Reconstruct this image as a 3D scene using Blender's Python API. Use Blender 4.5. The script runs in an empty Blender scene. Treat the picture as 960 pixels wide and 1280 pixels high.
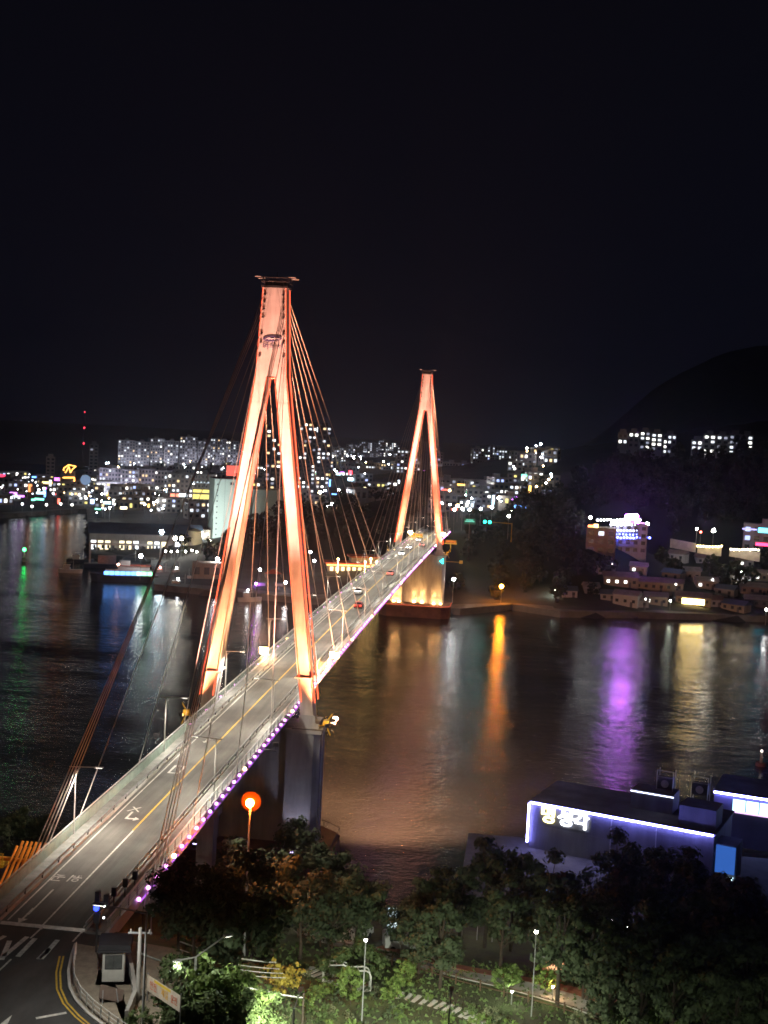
import bpy, math, random
from mathutils import Vector, Matrix
from mathutils import noise as mnoise
R = math.radians
rnd = random.Random(11)
scene = bpy.context.scene
COL = scene.collection

# ------------------------------------------------------------------ camera
PIT, ROLL, YAW = .067, .0498, .1129
CAM = Vector((39.8, -191.6, 69.5))
FPX = 1590.0                                   # focal length in pixels of the 960 x 1280 photograph
FW = Vector((-math.sin(YAW)*math.cos(PIT), math.cos(YAW)*math.cos(PIT), -math.sin(PIT)))
_r = Vector((math.cos(YAW), math.sin(YAW), 0)); _u = _r.cross(FW)
RT = _r*math.cos(ROLL) + _u*math.sin(ROLL)
UP = -_r*math.sin(ROLL) + _u*math.cos(ROLL)
cd = bpy.data.cameras.new('camera'); cam = bpy.data.objects.new('camera', cd); COL.objects.link(cam)
M = Matrix((RT, UP, -FW)).transposed().to_4x4(); M.translation = CAM
cam.matrix_world = M
cd.sensor_fit = 'VERTICAL'; cd.sensor_height = 36.0; cd.lens = 36.0*FPX/1280.0
cd.clip_start = 1.0; cd.clip_end = 12000
scene.camera = cam
scene.render.resolution_x, scene.render.resolution_y = 768, 1024

# ------------------------------------------------------------------ night sky, exposure
w = bpy.data.worlds.new('World'); scene.world = w; w.use_nodes = True
nt = w.node_tree; nt.nodes.clear()
wo = nt.nodes.new('ShaderNodeOutputWorld'); bg = nt.nodes.new('ShaderNodeBackground')
tc = nt.nodes.new('ShaderNodeTexCoord'); sx = nt.nodes.new('ShaderNodeSeparateXYZ'); cr = nt.nodes.new('ShaderNodeValToRGB')
cr.color_ramp.elements[0].position = 0.0; cr.color_ramp.elements[0].color = (.0026, .0028, .0060, 1)
cr.color_ramp.elements[1].position = .42; cr.color_ramp.elements[1].color = (.0021, .0021, .0038, 1)
e = cr.color_ramp.elements.new(.10); e.color = (.0026, .0028, .0058, 1)
nt.links.new(tc.outputs['Generated'], sx.inputs[0]); nt.links.new(sx.outputs['Z'], cr.inputs[0])
nt.links.new(cr.outputs[0], bg.inputs[0]); nt.links.new(bg.outputs[0], wo.inputs[0]); bg.inputs[1].default_value = 1.0
vs = scene.view_settings; vs.view_transform = 'Standard'; vs.look = 'None'; vs.gamma = 1.0; vs.exposure = 0.0
vs.use_curve_mapping = False
cy = scene.cycles
cy.use_denoising = True
try: cy.denoiser = 'OPENIMAGEDENOISE'
except Exception: pass
cy.max_bounces = 5; cy.diffuse_bounces = 2; cy.glossy_bounces = 3; cy.transmission_bounces = 2; cy.transparent_max_bounces = 4
cy.sample_clamp_indirect = 4.0; cy.sample_clamp_direct = 0.0
cy.caustics_reflective = False; cy.caustics_refractive = False
cy.use_light_tree = True
cy.pixel_filter_type = 'BLACKMAN_HARRIS'; cy.filter_width = 1.7

# ------------------------------------------------------------------ pixel helpers (direction only; distance comes from ground / size)
def ray(px, py): return FW + RT*((px-480)/FPX) + UP*((640-py)/FPX)
def at(px, py, z):
    d = ray(px, py); return CAM + d*((z-CAM.z)/d.z)
def at_depth(px, py, d): return CAM + ray(px, py)*d
def ppm(p): return FPX/((Vector(p)-CAM).dot(FW))
def pix(p):
    d = Vector(p)-CAM; z = d.dot(FW); return 480+FPX*d.dot(RT)/z, 640-FPX*d.dot(UP)/z
def sstep(a, b, t):
    t = max(0., min(1., (t-a)/(b-a))); return t*t*(3-2*t)
def lerp(a, b, t): return a+(b-a)*t

# ------------------------------------------------------------------ materials
MATS = {}
def mat(name, col, rough=.7, metal=0., var=.25, scale=1.0, bump=0., bscale=None, spec=.4, objvar=0., col2=None, st=(1,1,1), dirt=0.):
    if name in MATS: return MATS[name]
    m = bpy.data.materials.new(name); m.use_nodes = True; t = m.node_tree; n = t.nodes; b = n['Principled BSDF']
    b.inputs['Roughness'].default_value = rough; b.inputs['Metallic'].default_value = metal
    b.inputs['Specular IOR Level'].default_value = spec
    co = n.new('ShaderNodeTexCoord'); nz = n.new('ShaderNodeTexNoise'); nz.inputs['Scale'].default_value = scale
    nz.inputs['Detail'].default_value = 5; nz.inputs['Roughness'].default_value = .62
    mp_ = n.new('ShaderNodeMapping'); mp_.inputs['Scale'].default_value = st; t.links.new(co.outputs['Object'], mp_.inputs[0]); t.links.new(mp_.outputs[0], nz.inputs['Vector'])
    ra = n.new('ShaderNodeValToRGB'); c2 = col2 or tuple(c*(1-var) for c in col)
    c1 = tuple(min(1, c*(1+var*.6)) for c in col)
    ra.color_ramp.elements[0].position = .33; ra.color_ramp.elements[0].color = (*c2, 1)
    ra.color_ramp.elements[1].position = .67; ra.color_ramp.elements[1].color = (*c1, 1)
    t.links.new(nz.outputs['Fac'], ra.inputs[0]); out = ra.outputs[0]
    if objvar:
        oi = n.new('ShaderNodeObjectInfo'); hs = n.new('ShaderNodeHueSaturation')
        mr = n.new('ShaderNodeMapRange'); mr.inputs['To Min'].default_value = 1-objvar; mr.inputs['To Max'].default_value = 1+objvar
        t.links.new(oi.outputs['Random'], mr.inputs[0]); t.links.new(mr.outputs[0], hs.inputs['Value']); t.links.new(out, hs.inputs['Color']); out = hs.outputs[0]
    if dirt:
        nd = n.new('ShaderNodeTexNoise'); nd.inputs['Scale'].default_value = scale*.23; nd.inputs['Detail'].default_value = 6
        md = n.new('ShaderNodeMapRange'); md.inputs['From Min'].default_value = .35; md.inputs['From Max'].default_value = .65; md.inputs['To Min'].default_value = 1-dirt; md.inputs['To Max'].default_value = 1.05
        hv = n.new('ShaderNodeHueSaturation'); t.links.new(co.outputs['Object'], nd.inputs['Vector']); t.links.new(nd.outputs['Fac'], md.inputs[0]); t.links.new(md.outputs[0], hv.inputs['Value']); t.links.new(out, hv.inputs['Color']); out = hv.outputs[0]
    t.links.new(out, b.inputs['Base Color'])
    if bump:
        nb = n.new('ShaderNodeTexNoise'); nb.inputs['Scale'].default_value = bscale or scale*4; nb.inputs['Detail'].default_value = 4
        bu = n.new('ShaderNodeBump'); bu.inputs['Strength'].default_value = bump; bu.inputs['Distance'].default_value = .2
        t.links.new(co.outputs['Object'], nb.inputs['Vector']); t.links.new(nb.outputs['Fac'], bu.inputs['Height']); t.links.new(bu.outputs[0], b.inputs['Normal'])
    MATS[name] = m; return m
def em(name, col, s, sample=True):
    if name in MATS: return MATS[name]
    m = bpy.data.materials.new(name); m.use_nodes = True; t = m.node_tree; t.nodes.clear()
    o = t.nodes.new('ShaderNodeOutputMaterial'); e = t.nodes.new('ShaderNodeEmission')
    e.inputs[0].default_value = (*col, 1); e.inputs[1].default_value = s; t.links.new(e.outputs[0], o.inputs[0])
    if not sample: m.cycles.emission_sampling = 'NONE'
    MATS[name] = m; return m

asphalt = mat('asphalt', (.135, .13, .12), .85, var=.33, scale=.9, bump=.25, bscale=12, st=(1,.06,1), dirt=.3)
asphalt_dark = mat('asphalt_dark', (.07, .07, .07), .85, var=.35, scale=.5, bump=.25, bscale=12, st=(1,.3,1), dirt=.4)
paint_white = mat('paint_white', (.62, .61, .57), .7, var=.35, scale=3)
paint_yellow = mat('paint_yellow', (.62, .40, .05), .7, var=.3, scale=3)
concrete = mat('concrete', (.36, .35, .33), .85, var=.25, scale=.35, bump=.2)
concrete_pale = mat('concrete_pale', (.50, .49, .46), .85, var=.25, scale=.5, bump=.2)
pier_conc = mat('pier_concrete', (.40, .40, .41), .8, var=.28, scale=.6, st=(1,1,.12), dirt=.3, bump=.25, bscale=1.2)
tower_paint = mat('tower_paint', (.72, .67, .63), .5, var=.20, scale=1.1, bump=.06, st=(1,1,.07), dirt=.25)
steel_grey = mat('steel_grey', (.34, .35, .36), .5, .2, var=.2, scale=.8)
steel_dark = mat('steel_dark', (.06, .06, .065), .6, .2, var=.3, scale=1)
steel_white = mat('steel_white', (.62, .62, .60), .5, .0, var=.2, scale=1.5)
girder_paint = mat('girder_paint', (.42, .40, .46), .55, var=.2, scale=.4)
green_rail = mat('green_rail', (.36, .46, .40), .5, .1, var=.2, scale=1)
cable_m = mat('cable_sheath', (.74, .70, .64), .5, .0, var=.15, scale=.3)
caisson_m = mat('caisson', (.17, .085, .07), .8, var=.4, scale=.3, bump=.4)
walk_m = mat('walkway', (.26, .26, .25), .85, var=.3, scale=.8, bump=.2)
orange_paint = mat('orange_paint', (.75, .24, .03), .5, var=.3, scale=1.2)
yellow_paint = mat('yellow_paint', (.75, .5, .05), .5, var=.3, scale=1.2)
brick_tan = mat('sidewalk_tan', (.26, .22, .17), .9, var=.25, scale=1.5, bump=.25)
glass_dark = mat('glass_dark', (.02, .022, .028), .12, spec=.6, var=.2)
bark = mat('bark', (.07, .055, .04), .95, var=.35, scale=3, bump=.5)
leaf_dark = mat('leaf_dark', (.058, .082, .038), .75, var=.45, scale=.6, objvar=.3)
leaf_night = mat('leaf_far', (.026, .036, .019), .8, var=.45, scale=.6, objvar=.3)
leaf_green = mat('leaf_green', (.085, .13, .04), .7, var=.4, scale=.8, objvar=.25)
leaf_bright = mat('leaf_bright', (.13, .20, .045), .7, var=.35, scale=1, objvar=.2)
leaf_pale = mat('leaf_pale', (.17, .19, .10), .7, var=.35, scale=1, objvar=.2)
leaf_yellow = mat('leaf_yellow', (.38, .30, .05), .7, var=.35, scale=1, objvar=.2)

# ------------------------------------------------------------------ mesh builder
class MB:
    def __init__(s): s.v = []; s.f = []; s.m = []
    def add(s, vs, fs, mi=0):
        b = len(s.v); s.v += [tuple(p) for p in vs]; s.f += [tuple(b+i for i in q) for q in fs]; s.m += [mi]*len(fs); return s
    def hexa(s, lo, hi, mi=0):      # lo / hi: four points each, counter-clockwise from above
        return s.add(list(lo)+list(hi), [(3,2,1,0),(4,5,6,7),(0,1,5,4),(1,2,6,5),(2,3,7,6),(3,0,4,7)], mi)
    def box(s, c, size, rz=0., mi=0, ax=None):
        x, y, z = (k/2 for k in size); ca, sa = math.cos(rz), math.sin(rz)
        P = lambda a, b, h: (c[0]+a*ca-b*sa, c[1]+a*sa+b*ca, c[2]+h)
        q = [(-x,-y),(x,-y),(x,y),(-x,y)]
        return s.hexa([P(a,b,-z) for a,b in q], [P(a,b,z) for a,b in q], mi)
    def bx(s, x0, x1, y0, y1, z0, z1, mi=0): return s.box(((x0+x1)/2,(y0+y1)/2,(z0+z1)/2),(x1-x0,y1-y0,z1-z0),0,mi)
    def prism(s, poly, z0, z1, mi=0):
        n = len(poly); vs = [(x,y,z0) for x,y in poly]+[(x,y,z1) for x,y in poly]
        fs = [tuple(range(n-1,-1,-1)), tuple(range(n,2*n))]+[(i,(i+1)%n,n+(i+1)%n,n+i) for i in range(n)]
        return s.add(vs, fs, mi)
    def tube(s, pts, r, n=6, r2=None, mi=0, cap=True):
        pts = [Vector(p) for p in pts]; L = len(pts); vs = []; r2 = r if r2 is None else r2
        for i, p in enumerate(pts):
            d = (pts[min(i+1,L-1)]-pts[max(i-1,0)]).normalized()
            a = d.cross(Vector((0,0,1)) if abs(d.z) < .95 else Vector((1,0,0))).normalized(); b = d.cross(a)
            rr = lerp(r, r2, i/(L-1))
            vs += [p+(a*math.cos(k*2*math.pi/n)+b*math.sin(k*2*math.pi/n))*rr for k in range(n)]
        fs = [(i*n+k,(i+1)*n+k,(i+1)*n+(k+1)%n,i*n+(k+1)%n) for i in range(L-1) for k in range(n)]
        if cap: fs += [tuple(range(n)), tuple(range(L*n-1,(L-1)*n-1,-1))]
        return s.add(vs, fs, mi)
    def ball(s, c, r, seg=8, rings=5, sc=(1,1,1), mi=0):
        vs = [(c[0],c[1],c[2]+r*sc[2])]
        for i in range(1, rings):
            t = math.pi*i/rings
            for k in range(seg):
                a = 2*math.pi*k/seg; vs.append((c[0]+r*sc[0]*math.sin(t)*math.cos(a), c[1]+r*sc[1]*math.sin(t)*math.sin(a), c[2]+r*sc[2]*math.cos(t)))
        vs.append((c[0],c[1],c[2]-r*sc[2])); fs = [(0,1+k,1+(k+1)%seg) for k in range(seg)]
        for i in range(rings-2):
            fs += [(1+i*seg+k,1+(i+1)*seg+k,1+(i+1)*seg+(k+1)%seg,1+i*seg+(k+1)%seg) for k in range(seg)]
        e = len(vs)-1; o = 1+(rings-2)*seg; fs += [(e,o+(k+1)%seg,o+k) for k in range(seg)]
        return s.add(vs, fs, mi)
    def quad(s, a, b, c, d, mi=0): return s.add([a,b,c,d], [(0,1,2,3)], mi)
    def mesh(s, name, mats):
        me = bpy.data.meshes.new(name); me.from_pydata(s.v, [], s.f)
        for m in (mats if isinstance(mats, (list, tuple)) else [mats]): me.materials.append(m)
        if any(s.m): me.polygons.foreach_set('material_index', s.m)
        me.update(); return me
    def build(s, name, mats, parent=None, loc=None, smooth=False):
        me = s.mesh(name, mats)
        if smooth: me.polygons.foreach_set('use_smooth', [True]*len(me.polygons))
        return link(name, me, parent, loc)
def link(name, me, parent=None, loc=None, rz=0.):
    o = bpy.data.objects.new(name, me); COL.objects.link(o)
    if parent is not None: o.parent = parent
    if loc is not None: o.location = loc
    if rz: o.rotation_euler = (0,0,rz)
    return o
def tag(o, label=None, cat=None, group=None, kind=None):
    if label: o['label'] = label
    if cat: o['category'] = cat
    if group: o['group'] = group
    if kind: o['kind'] = kind
    return o
def thing(name, label, cat, loc=(0,0,0), rz=0., group=None):
    o = link(name, None, None, loc, rz); o.empty_display_size = .5; return tag(o, label, cat, group)
def struct(o): o['kind'] = 'structure'; return o
def stuff(o): o['kind'] = 'stuff'; return o
def copy_tree(o, parent=None):
    c = o.copy(); COL.objects.link(c); c.parent = parent
    for ch in list(o.children): copy_tree(ch, c)
    return c
def spot(parent, loc, target, power, col, size=120, blend=.6, radius=.25, name='lamp_light'):
    ld = bpy.data.lights.new(name, 'SPOT'); ld.energy = power; ld.color = col; ld.spot_size = R(size); ld.spot_blend = blend; ld.shadow_soft_size = radius
    o = bpy.data.objects.new(name, ld); COL.objects.link(o); o.location = loc
    d = Vector(target)-Vector(loc); o.rotation_mode = 'QUATERNION'; o.rotation_quaternion = d.to_track_quat('-Z', 'Y')
    if parent is not None: o.parent = parent
    return o
def text_mesh(body, size, extrude=.02, name='lettering'):
    c = bpy.data.curves.new(name, 'FONT'); c.body = body; c.size = size; c.extrude = extrude; c.align_x = 'CENTER'; c.align_y = 'CENTER'; c.resolution_u = 3
    o = bpy.data.objects.new(name, c); COL.objects.link(o)
    dg = bpy.context.evaluated_depsgraph_get(); me = bpy.data.meshes.new_from_object(o.evaluated_get(dg))
    bpy.data.objects.remove(o); bpy.data.curves.remove(c); me.name = name; return me
def lettering(body, size, m, parent, loc, rot, extrude=.02, name='lettering', stroke=1.0):
    me = text_mesh(body, size, extrude, name); me.materials.clear(); me.materials.append(m)
    o = link(name, me, parent, loc); o.rotation_euler = rot; o.scale = (stroke, 1, 1); return o
# ================================================================== THE SETTING
DECK = 26.0
ZJ = 24.75
def ZD(y): return DECK + .785*(1-((y-140)/140.)**2)
def fnoise(x, y, s): return mnoise.noise(Vector((x*s, y*s, 3.7)))
def plin(t, pts):
    if t <= pts[0][0]: return pts[0][1]
    for (a, va), (b, vb) in zip(pts, pts[1:]):
        if t <= b: return lerp(va, vb, (t-a)/(b-a))
    return pts[-1][1]
def hN(x, y):                                   # near bank: road plateau, park slope, quay
    h = plin(y, [(-200,19),(-110,15.5),(-80,13.2),(-60,11.8),(-40,8),(-25,4),(-15,2.6)])
    a = 1-sstep(13.6, 24, x); b = 1-sstep(-89, -66, y)
    h = lerp(h, ZJ-.12, a*b)
    if x < -9: h = lerp(h, plin(y, [(-90,22),(-70,16),(-50,9),(-30,3)]), sstep(-9,-14,x)*sstep(-95,-88,y)) if y > -95 else h
    wat = sstep(-20, -9, y)*(1-sstep(30, 36, x))
    h = lerp(h, -4, wat)
    if x > 30: h = lerp(h, -4, sstep(17, 21, y))
    if not (x < 14 and y < -86): h += .35*fnoise(x, y, .12)+.12*fnoise(x, y, .5)
    return h
def hills(x, y):
    h = 0
    for cx, cy_, sx_, sy_, H in [(56,374,30,26,25),(30,395,16,20,12),(-52,440,38,36,24),(-20,425,16,22,12),(104,525,58,62,38),(215,600,80,85,24),
                                 (150,900,170,170,52),(330,760,120,200,60)]:
        h += H*math.exp(-((x-cx)/sx_)**2/2-((y-cy_)/sy_)**2/2)
    return h
SHORE = [at(px,py,0) for px,py in [(-420,668),(0,648),(108,640),(112,698),(188,706),(192,738),(300,748),(390,756),(470,753),(540,766),(575,769),(640,763),(700,772),(800,773),(960,778),(1400,790)]]
SHORE = [(p.x,p.y) for p in SHORE]
POLY = SHORE+[(2500,800),(2500,4500),(-2500,4500),(-2500,700)]
def inside(x, y):
    c = False; n = len(POLY)
    for i in range(n):
        x1,y1 = POLY[i]; x2,y2 = POLY[(i+1)%n]
        if (y1 > y) != (y2 > y) and x < (x2-x1)*(y-y1)/(y2-y1)+x1: c = not c
    return c
def sdist(x, y):
    best = 1e9
    for (x1,y1),(x2,y2) in zip(SHORE, SHORE[1:]):
        dx,dy = x2-x1,y2-y1; t = max(0,min(1,((x-x1)*dx+(y-y1)*dy)/(dx*dx+dy*dy)))
        best = min(best, math.hypot(x-x1-t*dx, y-y1-t*dy))
    return best
def hF(x, y):
    h = 2.6+max(0,y-700)*.02 if y < 1700 else 22.6
    hl = hills(x, y)
    h += hl
    if hl > 4: h += min(1,(hl-4)/10)*(2.2*fnoise(x,y,.09)+1.2*fnoise(x,y,.25))
    emb = sstep(346,368,y)*(1-sstep(470,520,y))*(1-sstep(11,24,abs(x-max(0,(y-380))*.12)))
    h = lerp(h, 24.3, emb)
    return h
def hFs(x, y):
    if not inside(x, y): return -5.
    return lerp(2.4, hF(x,y), sstep(0, 26, sdist(x,y)))
def march(px, py, fn, t0, t1, st):
    d = ray(px, py); t = t0
    while t < t1:
        p = CAM+d*t
        if p.z < fn(p.x, p.y): return Vector((p.x, p.y, fn(p.x,p.y)))
        t += st
    return CAM+d*t1
def on_near(px, py): return march(px, py, hN, 60, 330, .4)
def on_far(px, py): return march(px, py, lambda x,y: hFs(x,y) if y < 1650 else 22.6, 380, 2400, 4)

# water
wm = bpy.data.materials.new('sea_water'); wm.use_nodes = True; t = wm.node_tree; b = t.nodes['Principled BSDF']
b.inputs['Base Color'].default_value = (.038,.042,.042,1); b.inputs['Roughness'].default_value = .10; b.inputs['IOR'].default_value = 1.33
co = t.nodes.new('ShaderNodeTexCoord'); mp = t.nodes.new('ShaderNodeMapping'); mp.inputs['Rotation'].default_value = (0,0,.35); mp.inputs['Scale'].default_value = (1,1.5,1)
t.links.new(co.outputs['Object'], mp.inputs[0])
prev = None
for sc_, dist, det in ((.16,.22,2),(.7,.14,3),(2.4,.036,2)):
    nz = t.nodes.new('ShaderNodeTexNoise'); nz.inputs['Scale'].default_value = sc_; nz.inputs['Detail'].default_value = det; nz.inputs['Roughness'].default_value = .55
    t.links.new(mp.outputs[0], nz.inputs['Vector'])
    bu = t.nodes.new('ShaderNodeBump'); bu.inputs['Strength'].default_value = 1; bu.inputs['Distance'].default_value = dist
    t.links.new(nz.outputs['Fac'], bu.inputs['Height'])
    cn = t.nodes.new('ShaderNodeTexNoise'); cn.inputs['Scale'].default_value = .013; cn.inputs['Detail'].default_value = 3; cm_ = t.nodes.new('ShaderNodeMapRange')
    cm_.inputs['From Min'].default_value = .36; cm_.inputs['From Max'].default_value = .64; cm_.inputs['To Min'].default_value = .45; cm_.inputs['To Max'].default_value = 1.25
    cmp_ = t.nodes.new('ShaderNodeMapping'); cmp_.inputs['Scale'].default_value = (1,2.6,1); cmp_.inputs['Rotation'].default_value = (0,0,.5); t.links.new(co.outputs['Object'], cmp_.inputs[0]); t.links.new(cmp_.outputs[0], cn.inputs['Vector']); t.links.new(cn.outputs['Fac'], cm_.inputs[0]); t.links.new(cm_.outputs[0], bu.inputs['Strength'])
    if prev: t.links.new(prev.outputs[0], bu.inputs['Normal'])
    prev = bu
t.links.new(prev.outputs[0], b.inputs['Normal'])
g = MB(); N = 24
for i in range(N+1):
    for j in range(N+1): g.v.append((-3000+6000*i/N, -700+5200*j/N, 0))
g.f = [(i*(N+1)+j,(i+1)*(N+1)+j,(i+1)*(N+1)+j+1,i*(N+1)+j+1) for i in range(N) for j in range(N)]; g.m = [0]*len(g.f)
struct(g.build('water', wm))

def grid(name, fn, xs, ys, m, smooth=True):
    g = MB(); ny = len(ys)
    for x in xs:
        for y in ys: g.v.append((x,y,fn(x,y)))
    g.f = [(i*ny+j,(i+1)*ny+j,(i+1)*ny+j+1,i*ny+j+1) for i in range(len(xs)-1) for j in range(ny-1)]; g.m = [0]*len(g.f)
    return struct(g.build(name, m, smooth=smooth))
def frange(a, b, s): return [a+s*i for i in range(int(round((b-a)/s))+1)]
ground_m = mat('park_ground', (.06,.085,.03), .95, var=.5, scale=.22, bump=.6, bscale=3, col2=(.05,.042,.03))
land_m = mat('land_ground', (.07,.07,.068), .95, var=.4, scale=.05, bump=.4, bscale=.6)
hill_m = mat('hill_forest', (.035,.045,.026), .95, var=.5, scale=.08, bump=1.0, bscale=.5)
shore_m = land_m.copy(); shore_m.name = 'shore_ground'; t = shore_m.node_tree
gm = t.nodes.new('ShaderNodeNewGeometry'); sp_ = t.nodes.new('ShaderNodeSeparateXYZ'); mr = t.nodes.new('ShaderNodeMapRange'); mr.inputs['From Min'].default_value = 5.; mr.inputs['From Max'].default_value = 9.
mxx = t.nodes.new('ShaderNodeMix'); mxx.data_type = 'RGBA'; src_ = t.nodes['Principled BSDF'].inputs['Base Color'].links[0].from_socket; mxx.inputs[7].default_value = (.022,.028,.017,1)
t.links.new(gm.outputs['Position'], sp_.inputs[0]); t.links.new(sp_.outputs['Z'], mr.inputs[0]); t.links.new(mr.outputs[0], mxx.inputs[0]); t.links.new(src_, mxx.inputs[6]); t.links.new(mxx.outputs[2], t.nodes['Principled BSDF'].inputs['Base Color'])
grid('park_terrain', hN, frange(-80,160,2), frange(-230,24,2), ground_m)
grid('far_shore_terrain', hFs, frange(-420,400,8), frange(270,1120,8), shore_m)
grid('distant_terrain', lambda x,y: (22.6 if y > 1650 else hF(x,y)), frange(-2400,2400,60), frange(1118,4400,82), land_m)
def mtn(x, y):
    return 6+sum(H*math.exp(-((x-cx)/sx_)**2/2-((y-cy_)/sy_)**2/2) for cx,cy_,sx_,sy_,H in
        [(455,2750,120,160,180),(720,2800,170,200,205),(290,2750,80,200,75),(150,2750,90,200,22),(1050,2700,260,260,220)])+9*fnoise(x,y,.006)+5*fnoise(x,y,.02)
grid('mountain_ridge', mtn, frange(-1200,2000,32), frange(2300,3300,32), hill_m)

g = MB(); g.prism([(33,-13),(150,-30),(150,16.5),(33,16.5)], -2.5, 2.85)
struct(g.build('quay_apron', mat('apron_asphalt', (.075,.075,.078), .9, var=.4, scale=.3, bump=.3, dirt=.4)))
# quay edge of the far shore
g = MB()
for (x1,y1),(x2,y2) in zip(SHORE[:-1], SHORE[1:]):
    d = Vector((x2-x1,y2-y1)); nrm = Vector((-d.y,d.x)).normalized()*9
    g.hexa([(x1,y1,-2),(x2,y2,-2),(x2+nrm.x,y2+nrm.y,-2),(x1+nrm.x,y1+nrm.y,-2)],[(x1,y1,2.5),(x2,y2,2.5),(x2+nrm.x,y2+nrm.y,2.55),(x1+nrm.x,y1+nrm.y,2.55)])
struct(g.build('quay_edge', mat('quay_concrete', (.16,.155,.15), .9, var=.4, scale=.15, bump=.4)))

# near junction: road sheet, kerb, corner sidewalk
def J(px, py, dz=0.): p = at(px, py, ZJ); return (p.x, p.y)
ZR = ZJ+.01
kerb = [J(*q) for q in ((93,1181),(88,1195),(84,1215),(85,1235),(93,1252),(108,1268),(128,1284),(150,1300))]
g = MB(); g.prism([(-40,-88.3),(-40,-150),(24,-150)]+[(22,-116)]+[kerb[i] for i in range(len(kerb)-1,-1,-1)]+[(5.6,-91.2),(5.95,-88.3)], ZR-.3, ZR)
struct(g.build('road', asphalt_dark))
g = MB(); outer = [(7.4,-89.0),(13.2,-90.0),(14.2,-96),(15.0,-103),(17,-112),(21.5,-116.2)]
g.prism([(5.75,-91.0)]+kerb+list(reversed(outer)), ZR-.3, ZR+.14)
struct(g.build('sidewalk', brick_tan))
def strip(path, wd, z, name, m, off=0., parent=None, h=.004):
    g = MB(); P = [Vector((p[0],p[1])) for p in path]; L = []; Rr = []
    for i,p in enumerate(P):
        d = (P[min(i+1,len(P)-1)]-P[max(i-1,0)]).normalized(); nn = Vector((-d.y,d.x))
        L.append(p+nn*(off+wd/2)); Rr.append(p+nn*(off-wd/2))
    zf = z if callable(z) else (lambda x,y: z)
    for i in range(len(P)-1):
        q = [Rr[i],Rr[i+1],L[i+1],L[i]]
        g.hexa([(a.x,a.y,zf(a.x,a.y)-.08) for a in q],[(a.x,a.y,zf(a.x,a.y)+h) for a in q])
    return g.build(name, m, parent)
kc = strip(kerb, .22, ZR, 'kerb', concrete_pale, off=.1, h=.15); struct(kc)
RM = thing('road_markings', 'white and yellow painted markings on the dark junction road at the bridge head', 'road markings')
strip(kerb[1:], .14, ZR, 'yellow_line', paint_yellow, off=-.55, parent=RM); strip(kerb[1:], .14, ZR, 'yellow_line', paint_yellow, off=-.85, parent=RM)
# zebra crossing bars, lane dashes
for k,(a,bq) in enumerate([((2,1200),(12,1176)),((4,1196),(34,1171)),((22,1196),(44,1173)),((48,1199),(62,1186)),((51,1199),(72,1175)),((-8,1178),(6,1170))]):
    strip([J(*a),J(*bq)], .42, ZR, 'crossing_bar', paint_white, parent=RM)
strip([J(-6,1218),J(14,1199)], .16, ZR, 'lane_line', paint_white, parent=RM)
strip([J(38,1173),J(53,1159)], .16, ZR, 'lane_line', paint_white, parent=RM)
strip([J(91,1177),J(104,1163)], .16, ZR, 'lane_line', paint_white, parent=RM)
strip([J(45,1273),J(83,1266)], .3, ZR, 'stop_line', paint_white, parent=RM)
g = MB(); c = at(6,1278,ZJ); g.prism([(c.x-.4,c.y-1.4),(c.x+.5,c.y-1.4),(c.x+.05,c.y+1.2)], ZR, ZR+.004); g.build('arrow_mark', paint_white, RM)
# ================================================================== THE BRIDGE
BR = thing('cable_stayed_bridge', 'long cable-stayed road bridge with two orange-lit A-shaped towers crossing the dark strait', 'bridge')
Y0, Y1 = -88., 372.
YS = frange(Y0, Y1, 5.75)
def sweep(name, sect, m, parent=BR, y0=Y0, y1=Y1, st=5.75, closed=True):   # sect: (x, dz) section swept along the cambered deck
    g = MB(); n = len(sect); ys = frange(y0, y1, (y1-y0)/max(1,round((y1-y0)/st)))
    for y in ys: g.v += [(x, y, ZD(y)+z) for x,z in sect]
    for i in range(len(ys)-1):
        for k in range(n if closed else n-1): a = i*n+k; b_ = i*n+(k+1)%n; g.f.append((a,b_,b_+n,a+n)); g.m.append(0)
    if closed:
        g.f.append(tuple(range(n))); g.f.append(tuple(range(len(g.v)-1,len(g.v)-n-1,-1))); g.m += [0,0]
    return g.build(name, m, parent)
road = sweep('road_deck', [(-3.9,0),(-3.9,-.25),(3.9,-.25),(3.9,0)][::-1], asphalt)
sweep('girder', [(-5.7,-.3),(5.7,-.3),(5.7,-.9),(4.2,-2.6),(-4.2,-2.6),(-5.7,-.9)], girder_paint)
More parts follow.
